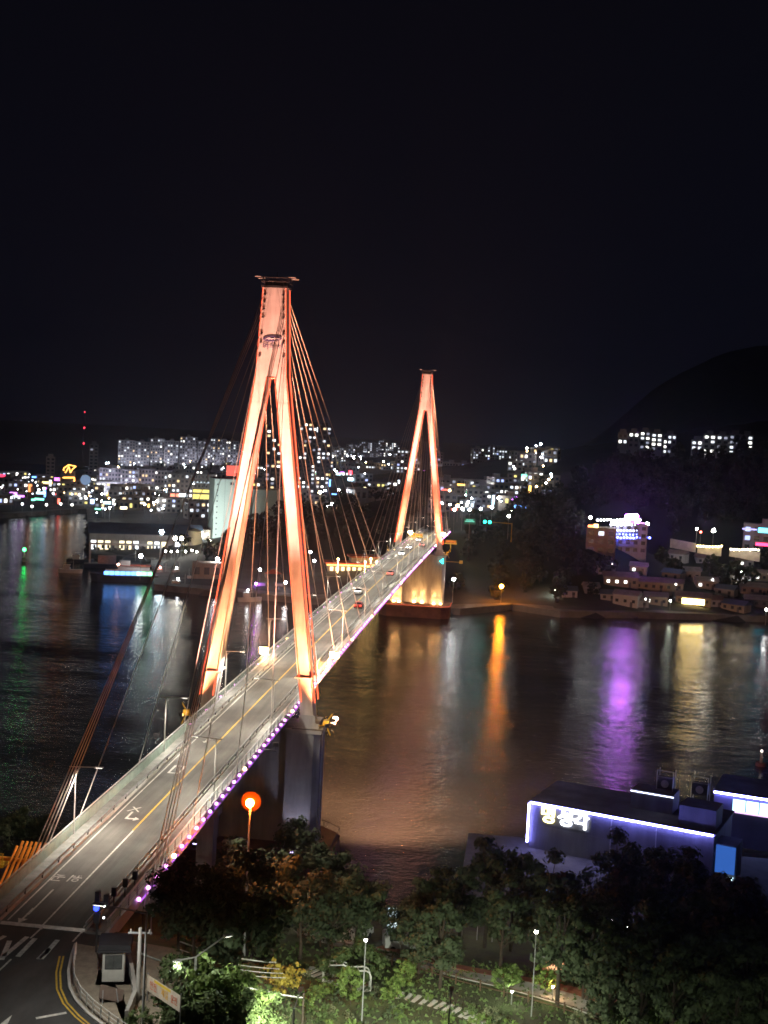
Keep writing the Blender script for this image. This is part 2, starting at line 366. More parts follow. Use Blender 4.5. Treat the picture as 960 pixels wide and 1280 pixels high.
for s in (-1,1):
    sec = [(s*4.05,-.29),(s*4.05,.16),(s*5.75,.16),(s*5.75,-.29)]
    sweep('walkway', sec if s < 0 else sec[::-1], walk_m)
    sweep('edge_beam', [(s*5.76,.26),(s*5.76,-.95),(s*6.02,-.95),(s*6.02,.26)], girder_paint)
    kb = sweep('barrier_kerb', [(s*3.91,.02),(s*3.91,.30),(s*4.04,.30),(s*4.04,.02)], concrete_pale)
    gr = sweep('guard_rail', [(s*3.98-.04,.62),(s*3.98+.04,.62),(s*3.98+.04,.90),(s*3.98-.04,.90)], steel_grey)
    g = MB().bx(-.05,.05,-.06,.06,0,.62); me = g.mesh('rail_post', steel_dark)
    for k in range(110): y = Y0+2+k*4.15; link('rail_post', me, gr, (s*3.98, y, ZD(y)+.25))
    # outer parapet railing: posts, top rail and four lower rails
    rl = sweep('railing', [(s*5.88-.05,1.30),(s*5.88+.05,1.30),(s*5.88+.05,1.40),(s*5.88-.05,1.40)], steel_white)
    for zz in (.45,.68,.91,1.12): sweep('lower_rail', [(s*5.88-.02,zz),(s*5.88+.02,zz),(s*5.88+.02,zz+.05),(s*5.88-.02,zz+.05)], green_rail, rl, st=11.5)
    me = MB().bx(-.045,.045,-.05,.05,0,1.3).mesh('railing_post', steel_grey)
    for k in range(184): y = Y0+1+k*2.5; link('railing_post', me, rl, (s*5.88, y, ZD(y)+.02))
# translucent-grey wind screen beside the left walkway near the bridge head
sc_ = sweep('side_panel', [(-5.70,.20),(-5.70,1.26),(-5.66,1.26),(-5.66,.20)], green_rail, y0=-84, y1=-20)
# painted markings
def dline(name, x, wd, y0, y1, m): return sweep(name, [(x-wd/2,.004),(x-wd/2,-.1),(x+wd/2,-.1),(x+wd/2,.004)][::-1], m, road, y0, y1)
dline('centre_line', -.12, .16, Y0, -62, paint_white)
dline('centre_line', -.16, .20, -62, 371, paint_yellow)
for s in (-1,1): dline('edge_line', s*3.45, .14, Y0+1, 371, paint_white)
def slope(y): return math.atan(-.785*2*(y-140)/140.**2)
def mark(name, polys, x, y, rz=0.):
    g = MB(); ca, sa = math.cos(rz), math.sin(rz)
    for P in polys: g.prism([(a*ca-b_*sa, a*sa+b_*ca) for a,b_ in P], 0, .006)
    o = g.build(name, paint_white, road, (x, y, ZD(y)+.006)); o.rotation_euler = (slope(y),0,0); return o
rect = lambda x0,x1,y0,y1: [(x0,y0),(x1,y0),(x1,y1),(x0,y1)]
mark('lane_line', [rect(-.08,.08,-3,3)], -2.2, -82.5)
mark('arrow_mark', [rect(-.1,.1,-1.2,1.2),[(-.45,-1.2),(0,-2.2),(.45,-1.2)]], -2.3, -87.0+1.8)
mark('box_mark', [rect(-.75,-.5,-1.7,1.7),rect(.5,.75,-1.7,1.7),rect(-.5,.5,1.4,1.7),rect(-.5,.5,-1.7,-1.4)], -1.9, -39.0)
mark('turn_arrow', [rect(-.12,.12,-1.6,.9),rect(.12,.9,-1.6,-1.2),[(.9,-2.0),(1.5,-1.4),(.9,-.8)],[(-.75,1.0),(-.55,1.0),(.55,2.6),(.35,2.6)],[(.55,1.0),(.75,1.0),(-.35,2.6),(-.55,2.6)]], -2.1, -57.)
mark('small_arrow', [rect(-.1,.1,-1.1,.8),[(-.4,-1.1),(0,-1.9),(.4,-1.1)],rect(.1,.55,.2,.5)], -1.9, -24.)
for wd, x, y in (('공',-2.85,-76.2),('원',-1.25,-76.0)):
    q = lettering(wd, 1.9, paint_white, road, (x,y,ZD(y)+.010), (slope(y),0,math.pi), 0.003, 'road_lettering'); q.scale = (.8,1.45,1)
jt = MB().bx(-3.85,3.85,-.35,.35,0,.012).build('expansion_joint', mat('joint_steel',(.62,.62,.60),.5,.3,var=.3,scale=2), BR, (0,Y0+.4,ZD(Y0)+.006))
jt.rotation_euler = (0,0,0)
# abutment walls at the two ends
for y,zb in ((-86.,8.),(368.,14.)):
    MB().bx(-6.1,6.1,-2.4,2.4,zb-ZD(y),-2.65).build('abutment', pier_conc, BR, (0,y,ZD(y)))
# side-span bent under the near end
MB().bx(-4.5,-2.5,-1,1,-16,-2.62).bx(2.5,4.5,-1,1,-16,-2.62).bx(-5,5,-1.2,1.2,-3.6,-2.61).build('bent', pier_conc, BR, (0,-44,ZD(-44)))

# deck-edge LED lights on both fascias
led_p = em('led_purple', (1.,.36,1.0), 6.5); led_w = em('led_warm', (1.,.62,.25), 16)
lm = MB().ball((0,0,0),.19,8,5).mesh('deck_light', led_p); lw = MB().ball((0,0,0),.24,8,5).mesh('deck_light', led_w)
for s in (1,-1):
    k = 0; y = -80.
    while y < 368:
        warm = (k % 11 == 4)
        link('deck_light', lw if warm else lm, BR, (s*6.2, y, ZD(y)+.05)); y += 2.9 if s > 0 else 9.; k += 1
mod = MB().bx(-.05,.05,-1.2,1.2,-.06,.06).mesh('purple_tube', em('led_tube', (.62,.16,1.0), 1.1))
for k in range(128): y = -78+k*3.5; link('purple_tube', mod, BR, (6.10, y, ZD(y)-.52))

# ---------------------------------------------------------------- towers
edge_glow_red = em('edge_glow_red', (1.0,.12,.05), 2.6)
LV = [(-2.2,9.0,7.0,1.45),(50.0,2.32,.70,1.50),(55.0,2.08,0.,1.54),(63.5,1.68,0.,1.60)]     # z above deck, outer x, inner x, half depth
def tower(y):
    t = link('tower', None, BR, (0, y, ZD(y)-.0)); t.empty_display_size = 1
    for s in (-1,1):
        z0,o0,i0,d0 = LV[0]; z1,o1,i1,d1 = LV[1]; g = MB(); S = 14
        for k in range(S):                                            # welded box segments with a slight recess at each joint
            a, b_ = k/S, (k+1)/S
            za, zb = lerp(z0,z1,a)+.03, lerp(z0,z1,b_)-(.03 if k < S-1 else 0); a2 = (za-z0)/(z1-z0); b2 = (zb-z0)/(z1-z0)
            q = lambda f,z: [(s*lerp(i0,i1,f),-lerp(d0,d1,f),z),(s*lerp(o0,o1,f),-lerp(d0,d1,f),z),(s*lerp(o0,o1,f),lerp(d0,d1,f),z),(s*lerp(i0,i1,f),lerp(d0,d1,f),z)]
            lo, hi = q(a2,za), q(b2,zb)
            if s < 0: lo, hi = [lo[i] for i in (1,0,3,2)], [hi[i] for i in (1,0,3,2)]
            g.hexa(lo, hi)
            if k: 
                q2 = lambda f,z: [(s*(lerp(i0,i1,f)+.03),-lerp(d0,d1,f)+.03,z),(s*(lerp(o0,o1,f)-.03),-lerp(d0,d1,f)+.03,z),(s*(lerp(o0,o1,f)-.03),lerp(d0,d1,f)-.03,z),(s*(lerp(i0,i1,f)+.03),lerp(d0,d1,f)-.03,z)]
                lo, hi = q2(a2,za-.08), q2(a2,za+.02)
                if s < 0: lo, hi = [lo[i] for i in (1,0,3,2)], [hi[i] for i in (1,0,3,2)]
                g.hexa(lo, hi)
        leg = g.build('leg', tower_paint, t)
        # added glowing tubes on the outer and inner arris draw the legs' red outline
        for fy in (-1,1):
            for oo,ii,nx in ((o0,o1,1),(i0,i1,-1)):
                MB().tube([(s*(oo+nx*.07),fy*(d0+.05),z0+3),(s*(ii+nx*.07),fy*(d1+.05),z1)],.10,5).build('edge_glow', edge_glow_red, leg)
        # collar with small rail and the pedestal box
        zc = 4.6; f = (zc-z0)/(z1-z0)
        MB().bx(s*lerp(o0,o1,f)-.0 if s < 0 else s*lerp(i0,i1,f)-.35, s*lerp(i0,i1,f)+.35 if s < 0 else s*lerp(o0,o1,f)+.25, -2.1,2.1, zc-.08, zc+.08).build('collar', steel_white, leg)
        MB().bx(min(s*6.3,s*9.9),max(s*6.3,s*9.9),-2.3,2.3,-3.6,-2.2).bx(min(s*6.9,s*9.4),max(s*6.9,s*9.4),-2.45,-2.3,-3.0,-1.0).build('pedestal', pier_conc, leg)
        # small maintenance basket on a bracket
        g = MB(); g.tube([(s*9.8,-1.5,-2.6),(s*11.6,-1.5,-2.6)],.08,5).tube([(s*10.6,-1.5,-2.6),(s*11.8,-1.2,-.8)],.1,5).box((s*11.0,-1.5,-2.1),(.9,.9,.7)).tube([(s*11,-1.5,-2.6),(s*11.7,-1.6,-4.0)],.1,5)
        g.build('bracket', yellow_paint, leg)
    # head block joining the legs
    g = MB()
    for (za,oa,_,da),(zb,ob,_,db) in zip(LV[1:],LV[2:]):
        g.hexa([(-oa,-da,za),(oa,-da,za),(oa,da,za),(-oa,da,za)],[(-ob,-db,zb),(ob,-db,zb),(ob,db,zb),(-ob,db,zb)])
    hd = g.build('head_block', tower_paint, t)
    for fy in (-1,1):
        for s in (-1,1): MB().tube([(s*(LV[1][1]+.05),fy*(LV[1][3]+.05),50),(s*(LV[2][1]+.05),fy*(LV[2][3]+.05),55),(s*(LV[3][1]+.05),fy*(LV[3][3]+.05),63.5)],.06,5).build('edge_glow', edge_glow_red, hd)
        MB().tube([(-1.75,fy*1.72,63.55),(1.75,fy*1.72,63.55)],.05,5).build('edge_glow', edge_glow_red, hd)  # same added red outline on the head block
        MB().tube([(-.7,fy*1.56,50.02),(.7,fy*1.56,50.02)],.06,5).build('edge_glow', edge_glow_red, hd)
    an = MB().tube([(0,-.22,0),(0,.22,0)],.2,8).mesh('anchor_cap', steel_dark)
    for dz in (1.0,2.1,3.2,4.4,6.9,8.2,10.2):
        z = 63.5-dz; o = plin(z,[(50,2.32),(55,2.08),(63.5,1.68)])
        for s in (-1,1):
            for fy in (-1,1): link('anchor_cap', an, hd, (s*(o-.32), fy*plin(z,[(50,1.50),(63.5,1.60)]), z))
    # crown: platform, railing, four jutting arms, mast lamp
    pl = MB().bx(-2.0,2.0,-1.9,1.9,63.5,63.8).bx(-1.5,1.5,-1.4,1.4,63.8,64.5).build('crown_platform', steel_dark, t)
    g = MB()
    for z in (64.4,65.0): g.tube([(-2,-1.9,z),(2,-1.9,z),(2,1.9,z),(-2,1.9,z),(-2,-1.9,z)],.05,5)
    for k in range(8):
        a = -2+4*k/7; g.tube([(a,-1.9,63.8),(a,-1.9,65)],.035,5).tube([(a,1.9,63.8),(a,1.9,65)],.035,5)
    g.build('crown_railing', steel_dark, pl)
    for sx_,sy_ in ((-1,-1),(1,-1),(-1,1),(1,1)):
        MB().box((sx_*2.55,sy_*1.2,65.15),(1.1,.16,.12)).build('crown_arm', steel_white, pl)
    MB().tube([(0,0,64.5),(0,0,66.0)],.05,5).build('mast', steel_dark, pl)
    return t, hd
T1, H1 = tower(0.); T2, H2 = tower(280.)
# city emblem and lettering on the near tower head
ov = [(math.cos(a)*1.45, math.sin(a)*.46+.10*math.cos(a)) for a in [i*2*math.pi/20 for i in range(20)]]
g = MB(); n = 20; zc = 63.5-7.6
g.add([(x,-1.66,zc+z) for x,z in ov]+[(x,-1.50,zc+z) for x,z in ov], [tuple(range(n-1,-1,-1))]+[(i,(i+1)%n,n+(i+1)%n,n+i) for i in range(n)])
g.build('emblem', mat('emblem_ink',(.10,.09,.20),.6,var=.2), H1)
g = MB()
for k in range(4): g.tube([(-1.0+k*.42,-1.68,zc-.12),(-.5+k*.42,-1.68,zc+.10),(-.05+k*.4,-1.68,zc+.02)],.045,4)
g.build('emblem_wave', mat('emblem_white',(.7,.68,.7),.6), H1)
lettering('여수시', 1.15, MATS['emblem_ink'], H1, (.1,-1.68,zc-1.25), (math.pi/2,0,0), .02)

# ---------------------------------------------------------------- piers
fl_w = em('flood_lens', (1.0,.50,.18), 260)
def pier(y, lit):
    zt = ZD(y)-3.6; p = link('pier', None, BR, (0,y,0))
    for s in (-1,1):
        c = [(s*5.2-.0,-3.2),(s*9.4,-3.2),(s*10.3,-2.2),(s*10.3,2.2),(s*9.4,3.2),(s*5.2,3.2)]
        MB().prism(c if s > 0 else c[::-1], 4.6, zt).build('column', pier_conc, p)
        MB().bx(min(s*5.0,s*10.6),max(s*5.0,s*10.6),-3.5,3.5,zt,zt+.55).build('column_cap', concrete, p)
        MB().tube([(s*10.42,-1.2,4.6),(s*10.42,-1.2,zt)],.06,5).tube([(s*10.42,-.7,4.6),(s*10.42,-.7,zt)],.06,5).build('ladder', steel_white, p)
    MB().bx(-5.19,5.19,-1.0,1.0,4.6,zt-.02).build('pier_wall', pier_conc, p)
    MB().bx(-6.2,6.2,-2.3,2.3,zt-.01,zt+.85).build('cross_beam', pier_conc, p)
    q = [(-13,-5.5),(-10,-8.5),(10,-8.5),(13,-5.5),(13,5.5),(10,8.5),(-10,8.5),(-13,5.5)]
    MB().prism(q, -3, 4.2).prism([(a*.97,b_*.96) for a,b_ in q], 4.2, 4.6).build('caisson', caisson_m, p)
    g = MB()
    for a in range(8): 
        b_ = (a+1)%8; g.tube([(q[a][0]*.99,q[a][1]*.99,5.5),(q[b_][0]*.99,q[b_][1]*.99,5.5)],.05,5)
        g.tube([(q[a][0]*.99,q[a][1]*.99,4.4),(q[a][0]*.99,q[a][1]*.99,5.5)],.05,5)
    g.build('caisson_rail', steel_dark, p)
    if lit:
        MB().tube([(q[i][0]*1.005,q[i][1]*1.005,4.45) for i in (0,1,2,3,4)],.08,5).build('caisson_light', em('led_caisson',(1.,.16,.06),1.3), p)
        for x in (-7.9,-5.9,-.6,2.4,7.0,9.6):
            b_ = MB().bx(-.3,.3,-.25,.25,0,.35).build('pier_flood', steel_dark, p, (x,-4.4 if abs(x) > 5.3 else -2.2,4.6))
            MB().bx(-.36,.36,-.3,.3,.36,.5).build('flood_lens', fl_w, b_)
            spot(b_, (0,.0,.8), (0,1.15,6), 7500, (1.,.50,.15), 48, .8, .1)
    else:
        for x in (-7.5,7.5):  # violet floods added to tint the near pier
            b_ = MB().bx(-.3,.3,-.25,.25,0,.35).build('pier_flood', steel_dark, p, (x,-6.8,4.6))
            MB().bx(-.26,.26,-.2,.2,.36,.42).build('flood_lens', em('added_violet_lens',(.55,.45,1.),8), b_)
            spot(b_, (0,.0,.8), (0,3.4,8), 1200, (.78,.74,1.), 70, .7, .15)
    return p
P1 = pier(0., False); P2 = pier(280., True)

# ---------------------------------------------------------------- stay cables
def stay(a, b_, r=.052):
    L = (b_-a).length; S = 10; pts = []
    for i in range(S+1):
        f = i/S; p = a.lerp(b_, f); p.z -= L*.0035*4*f*(1-f); pts.append(p)
    return MB().tube(pts, r, 6).build('stay_cable', cable_m, BR)
AH = [1.0,2.1,3.2,4.4,6.9,8.2,10.2]
for yt, dr in ((0.,1),(280.,-1)):
    for s in (-1,1):
        for k, dz in enumerate(AH):
            z = ZD(yt)+63.5-dz; o = plin(63.5-dz,[(50,2.32),(55,2.08),(63.5,1.68)])
            ym = yt+dr*(131-k*18.7)                                 # main span
            stay(Vector((s*(o-.3), yt+dr*1.7, z)), Vector((s*6.25, ym, ZD(ym)-.1)))
            if k < 4: ys_ = yt-dr*(73.5+k*1.7)                         # bundled back stays
            else: ys_ = yt-dr*(63,42,21)[k-4]
            stay(Vector((s*(o-.15), yt-dr*1.7, z)), Vector((s*6.25, ys_, ZD(ys_)-.1-(1.2 if k < 4 else 0))))
        # anchor sockets at the deck edge
        so = MB().tube([(0,0,-.4),(0,0,1.1)],.17,7).mesh('cable_socket', steel_grey)
        for k in range(7):
            ym = yt+dr*(131-k*18.7); q = link('cable_socket', so, BR, (s*6.25, ym, ZD(ym)))
            q.rotation_euler = (dr*math.atan2(131-k*18.7, 60), 0, 0)
# ================================================================== ON THE BRIDGE: lamps, floodlights, cars
OR = (1.0,.36,.17)
def floodlight(x, y, tgt, power, label, col=OR, size=60, h=.6, lens=True, z=None, r=.3, lensm=None, group='tower floodlights on the bridge'):
    z = ZD(y)+.2 if z is None else z
    t = thing('floodlight', label, 'floodlight', (x,y,z), 0, group)
    d = (Vector(tgt)-Vector((x,y,z+h))).normalized(); a = math.atan2(d.y,d.x)-math.pi/2
    MB().tube([(0,0,-.1),(0,0,h)],.06,6).tube([(0,0,0),((6.0-abs(x))*(1 if x > 0 else -1),0,0)],.07,6).build('post', steel_dark, t)
    k_ = 2.4 if lensm else 1.0; b_ = MB().box((0,0,h+.22),(.7*k_,.34,.5*k_),a).build('housing', steel_dark, t)
    f = Vector((math.cos(a+math.pi/2),math.sin(a+math.pi/2),0))
    MB().box((f.x*.19,f.y*.19,h+.22),(.6*k_,.05,.4*k_),a).build('lens', lensm or em('flood_face',(1.,.60,.22),30), b_)
    spot(b_, (f.x*.5,f.y*.5,h+.3), Vector(tgt)-Vector((x,y,z)), power, col, size, 1., r)
    return t
for ty, nm in ((0.,'near'),(280.,'far')):
    zt = ZD(ty)
    for s in (-1,1):
        side = 'seaward' if s > 0 else 'harbour'
        # towards the face that looks at the park
        floodlight(s*6.6, ty-11, (s*7.2,ty-1,zt+13), 46000, f'small floodlight on the bridge edge beaming up a leg of the {nm} tower', size=75, z=zt-.3)
        floodlight(s*8.2, ty-27, (s*3.9,ty-1,zt+40), 500000, f'floodlight on the bridge edge aimed at the upper part of the {nm} tower', size=34, z=zt-.3, col=(1.,.42,.30))
        # lamps facing back along the deck from the main span
        floodlight(s*6.5, ty+34, (s*4.,ty+1,zt+30), 330000, f'blazing yellow floodlight on the parapet between the spans behind the {nm} tower', size=64, z=zt+.9, h=.7, lensm=em('flood_blaze',(1.,.50,.14),800))
# pale light on the tower's outer side faces from the pier brackets
    for s in (-1,1):
        floodlight(s*11.4, ty-3.2, (s*7.6,ty,zt+26), 120000, f'floodlight on the pier bracket outside a leg of the {nm} tower', size=70, z=zt-3.0, col=(1.,.30,.12))

# floodlights added at the near pier to give the main-span water its orange glow
for k,(px,py,pw) in enumerate(((510,985,640000),(500,850,680000))):
    tg = at(px,py,0); floodlight(11.6, 2.5+k*1.2, tg, pw, 'added floodlight on the near pier bracket washing the water orange', size=84, z=ZD(0)-3.4, col=(1.,.44,.22), group='added water floodlights on the near pier')
# deck street lamps (shielded LED heads over the road)
lens_w = em('lamp_lens', (1.,.97,.86), 14)
def deck_lamp(y, s, group):
    t = thing('street_lamp', 'slim grey street lamp with a long arm over the bridge deck, ' + ('on the harbour-side railing' if s < 0 else 'on the open-sea-side railing'), 'street lamp', (s*5.62,y,ZD(y)+.14), 0, group)
    MB().tube([(0,0,0),(0,0,.5)],.11,8).tube([(0,0,.5),(0,0,7.2)],.08,7,.05).build('pole', steel_white, t)
    MB().tube([(s*.7,0,7.15),(-s*2.3,0,7.3)],.045,6).tube([(0,0,6.6),(-s*.5,0,7.15)],.03,5).build('arm', steel_white, t)
    h = MB().box((-s*2.5,0,7.32),(.9,.3,.10)).build('lamp_head', steel_grey, t)
    MB().box((-s*2.5,0,7.255),(.7,.22,.02)).build('lens', lens_w, h)
    spot(h, (-s*2.5,0,7.12), (-s*2.3,0,0), 7600, (1.,.91,.76), 158, .5, .2)
for k in range(13): deck_lamp(-65+33*k, -1, 'street lamps on the harbour-side railing')
for k in range(13): deck_lamp(-50+33*k, 1, 'street lamps on the sea-side railing')

# cars
tyre_m = mat('tyre',(.02,.02,.02),.9); rim_m = mat('rim',(.4,.4,.42),.35,.8)
head_m = em('headlight', (1.,.96,.88), 45); tail_m = em('taillight', (1.,.05,.03), 10)
def car(x, y, col, label, coming, lights=True):
    m = mat('car_paint_%d%d%d' % tuple(int(c*99) for c in col), col, .3, .2, var=.06, spec=.6)
    t = thing('car', label, 'car', (x,y,ZD(y)+.005), 0 if not coming else math.pi)
    prof = [(-2.2,.35),(-2.25,.75),(-2.1,.98),(-1.55,1.02),(-1.0,1.44),(.35,1.47),(1.05,1.02),(2.0,.86),(2.22,.62),(2.2,.32)]
    g = MB(); n = len(prof); lay = [(-.86,.0),(-.80,.03),(.80,.03),(.86,.0)]
    for (xx,dz),k in zip(lay,(.97,1,1,.97)):
        for a,z in prof: g.v.append((xx*(.84 if z > 1.1 else 1), a*k, z if z < 1.1 else z))
    for i in range(3):
        for k in range(n): a = i*n+k; b_ = i*n+(k+1)%n; g.f.append((a,a+n,b_+n,b_)); g.m.append(0)
    g.f += [tuple(range(n)), tuple(range(4*n-1,3*n-1,-1))]; g.m += [0,0]
    bd = g.build('body', m, t)
    MB().hexa([(-.70,.42,1.43),(.70,.42,1.43),(.80,1.10,1.05),(-.80,1.10,1.05)][::-1],[(-.68,.46,1.46),(.68,.46,1.46),(.78,1.14,1.08),(-.78,1.14,1.08)][::-1]).build('windscreen', glass_dark, bd)
    MB().hexa([(-.68,-1.06,1.42),(.68,-1.06,1.42),(.78,-1.56,1.06),(-.78,-1.56,1.06)],[(-.66,-1.10,1.45),(.66,-1.10,1.45),(.76,-1.60,1.09),(-.76,-1.60,1.09)]).build('rear_window', glass_dark, bd)
    for s in (-1,1): MB().hexa([(s*.845,-1.2,1.06),(s*.845,.75,1.06),(s*.73,.3,1.39),(s*.73,-.9,1.39)],[(s*.865,-1.2,1.06),(s*.865,.75,1.06),(s*.75,.3,1.40),(s*.75,-.9,1.40)]).build('side_window', glass_dark, bd)
    for sx_ in (-1,1):
        for yy in (-1.35,1.35):
            w_ = MB().tube([(sx_*.72,yy,.32),(sx_*.90,yy,.32)],.32,12).build('wheel', tyre_m, t)
            MB().tube([(sx_*.89,yy,.32),(sx_*.915,yy,.32)],.19,10).build('rim', rim_m, w_)
        MB().ball((sx_*.62,2.17,.68),.15,8,5,(1.3,.5,.8)).build('headlight', head_m if lights else glass_dark, t)
        MB().box((sx_*.66,-2.24,.80),(.32,.08,.16)).build('taillight', tail_m, t)
    if lights and coming: pass
    return t
car(-1.9,127,(.72,.72,.74),'white saloon car coming along the bridge beside a small red car',True,False)
car(1.55,103,(.42,.03,.03),'small dark red car driving away along the bridge deck',False)
car(-.9+2.3,172,(.68,.36,.34),'pale pinkish-red car driving away towards the far tower',False)
car(-1.8,236,(.6,.6,.62),'silver car with glaring headlights just before the far tower',True)
car(-1.8,262,(.1,.1,.12),'black car with headlights on passing under the far tower',True)
car(-1.8,300,(.55,.55,.55),'grey car with headlights on beyond the far tower',True)
car(1.6,276,(.65,.6,.6),'white car driving away between the legs of the far tower',False)

# orange-painted back-stay anchor frame beside the bridge head, yellow platform
A = at(22,1080,21.5)
AF = thing('anchor_frame', 'orange steel anchor frame of slanting tubes beside the bridge head', 'steel frame', (A.x,A.y,A.z-3))
for k in range(6):
    for j in range(2):
        x = -1.1+.5*k; MB().tube([(x-.6,-2.2+j*1.6,-.5+.0*k),(x+.6,1.0+j*1.6,4.6)],.13,7).build('slanting_tube', orange_paint, AF)
MB().bx(-2.2,2.2,-1.6,-1.2,.8,1.15).bx(-2.2,2.2,.6,1.0,3.0,3.3).build('cross_beam', orange_paint, AF)
pf = MB().bx(-6.5,-1.6,0,2.6,2.4,2.75).build('platform', yellow_paint, AF)
g = MB()
for x in (-6.3,-5.1,-3.9,-2.7,-1.7): g.tube([(x,0.1,2.75),(x,.1,3.9)],.05,5)
g.tube([(-6.4,.1,3.9),(-1.6,.1,3.9)],.05,5).tube([(-6.4,.1,3.35),(-1.6,.1,3.35)],.05,5); g.build('platform_rail', yellow_paint, pf)
MB().bx(-6,-5.6,.3,2.3,-6,2.38).bx(-2.4,-2,.3,2.3,-6,2.38).build('support', steel_dark, AF)
spot(None, (A.x-1.5,A.y-6,A.z+3.5), (A.x-1,A.y,A.z), 900, (1.,.5,.12), 100, .8, .2, 'work_lamp')
wl = thing('work_lamp', 'small sodium work lamp on a post shining on the orange anchor frame', 'lamp', (A.x-1.5,A.y-6.5,A.z-1))
MB().tube([(0,0,-3),(0,0,4.4)],.06,6).build('post', steel_dark, wl); MB().box((0,.3,4.5),(.4,.5,.2)).build('housing', steel_dark, wl)
# ================================================================== THE FAR CITY
win_mats = [em('win_cool',(.86,.92,1.),1.6,False), em('win_white',(1.,.97,.9),3.2,False), em('win_warm',(1.,.72,.38),1.6,False), em('win_dim',(.75,.8,1.),.45,False), em('win_blue',(.45,.55,1.),1.8,False), em('win_yellow',(1.,.83,.25),1.5,False)]
wall_lav = mat('wall_lavender',(.40,.38,.45),.85,var=.15,scale=.05); wall_grey = mat('wall_grey',(.34,.34,.36),.85,var=.2,scale=.05)
wall_pale = mat('wall_pale',(.55,.55,.57),.85,var=.22,scale=.3,st=(1,1,.2),dirt=.25); wall_mint = mat('wall_mint',(.46,.55,.52),.85,var=.12,scale=.06)
wall_tan = mat('wall_tan',(.40,.34,.28),.85,var=.28,scale=.3,st=(1,1,.2),dirt=.3); wall_dark = mat('wall_dark',(.12,.12,.14),.85,var=.2,scale=.08)
roof_m = mat('roof_dark',(.10,.11,.13),.85,var=.3,scale=.1); roof_blue = mat('roof_blue',(.10,.14,.22),.7,var=.3,scale=.1); roof_red = mat('roof_red',(.40,.09,.05),.7,var=.3,scale=.2)
dark_win = mat('dark_window',(.05,.055,.07),.25,var=.3,scale=.2)
def face_cam(p): return math.atan2(CAM.y-p.y, CAM.x-p.x)+math.pi/2
def building(name, label, cat, pl, pr, pt, pb, zb, wall, group=None, lit=.25, dep=None, turn=0., fl=3.0, bay=3.4, mix=(3,3,1,4,0,0), ledge=True, roofm=None, wfrac=(.55,.5), strips=True, housing=True, seed=0, p=None, hgt=None, wid=None, wash=0):
    rr = random.Random(seed*977+int(pl*13+pt*7))
    if p is None:
        p = at((pl+pr)/2, pb, zb); s = ppm(p); wid = (pr-pl)/s; hgt = (pb-pt)/s
    dep = dep or min(14, wid*.6)
    t = thing(name, label, cat, (p.x,p.y,p.z-.0), face_cam(p)+turn, group)
    g = MB(); x0, x1 = -wid/2, wid/2
    g.bx(x0,x1,0,dep,-6,hgt)                                         # local -y faces the camera
    nf = max(1,int(hgt/fl)); nb = max(1,int(wid/bay)); bw = wid/nb; fh = hgt/nf
    if ledge:
        for f in range(1,nf): g.bx(x0+.1,x1-.1,-.35,-.0,f*fh-.09,f*fh+.09)
        if strips:
            for k in range(0,nb+1,max(2,nb//5)): xx = max(x0,min(x1-.8,x0+k*bw-.4)); g.bx(xx,xx+.8,-.55,-.0,-1,hgt+.4)
    g.bx(x0-.05,x1+.05,-.05,.2,hgt,hgt+.8).bx(x0-.05,x1+.05,dep-.2,dep+.05,hgt,hgt+.8)
    wl_ = g.build('wall', wall, t)
    L = MB(); D = MB()
    for f in range(nf):
        for k in range(nb):
            a = x0+k*bw+bw*(1-wfrac[0])/2; b_ = a+bw*wfrac[0]; z = f*fh+fh*.32; z2 = z+fh*wfrac[1]
            if rr.random() < lit: L.quad((a,-.04,z),(b_,-.04,z),(b_,-.04,z2),(a,-.04,z2), rr.choices(range(6),mix)[0])
            else: D.quad((a,-.03,z),(b_,-.03,z),(b_,-.03,z2),(a,-.03,z2))
        ns = max(1,int(dep/4.5))
        for k in range(ns):
            for xx,sg in ((x0-.04,-1),(x1+.04,1)):
                a = (k+.3)*dep/ns; b_ = a+dep/ns*.4; z = f*fh+fh*.35; z2 = z+fh*.45
                q = [(xx,b_,z),(xx,a,z),(xx,a,z2),(xx,b_,z2)]
                if rr.random() < lit*.5: L.add(q,[(0,1,2,3)], rr.choices(range(6),mix)[0])
                else: D.add(q,[(0,1,2,3)])
    if L.f: stuff(L.build('lit_windows', win_mats, t))
    if D.f: stuff(D.build('dark_windows', dark_win, t))
    if housing:
        g = MB(); n = max(1,int(wid/16))
        for k in range(n): cx = x0+(k+.5)*wid/n; g.bx(cx-2.2,cx+2.2,dep*.35,dep*.35+4,hgt+.0,hgt+3.2)
        g.build('roof_housing', wall, t)
    if wash:  # floodlight added at the foot of the front to brighten the wall
        fx = MB().bx(-.5,.5,-15.4,-14.6,-1,1.2).build('added_facade_light', steel_dark, t); spot(fx,(0,-14.2,1.8),(0,0,hgt*.62),wash*4.,(.86,.84,1.),120,.8,.4,'added_facade_spot')
    rf = MB().bx(x0+.1,x1-.1,.25,dep-.25,hgt+.004,hgt+.12).build('roof', roofm or roof_m, t)
    return t
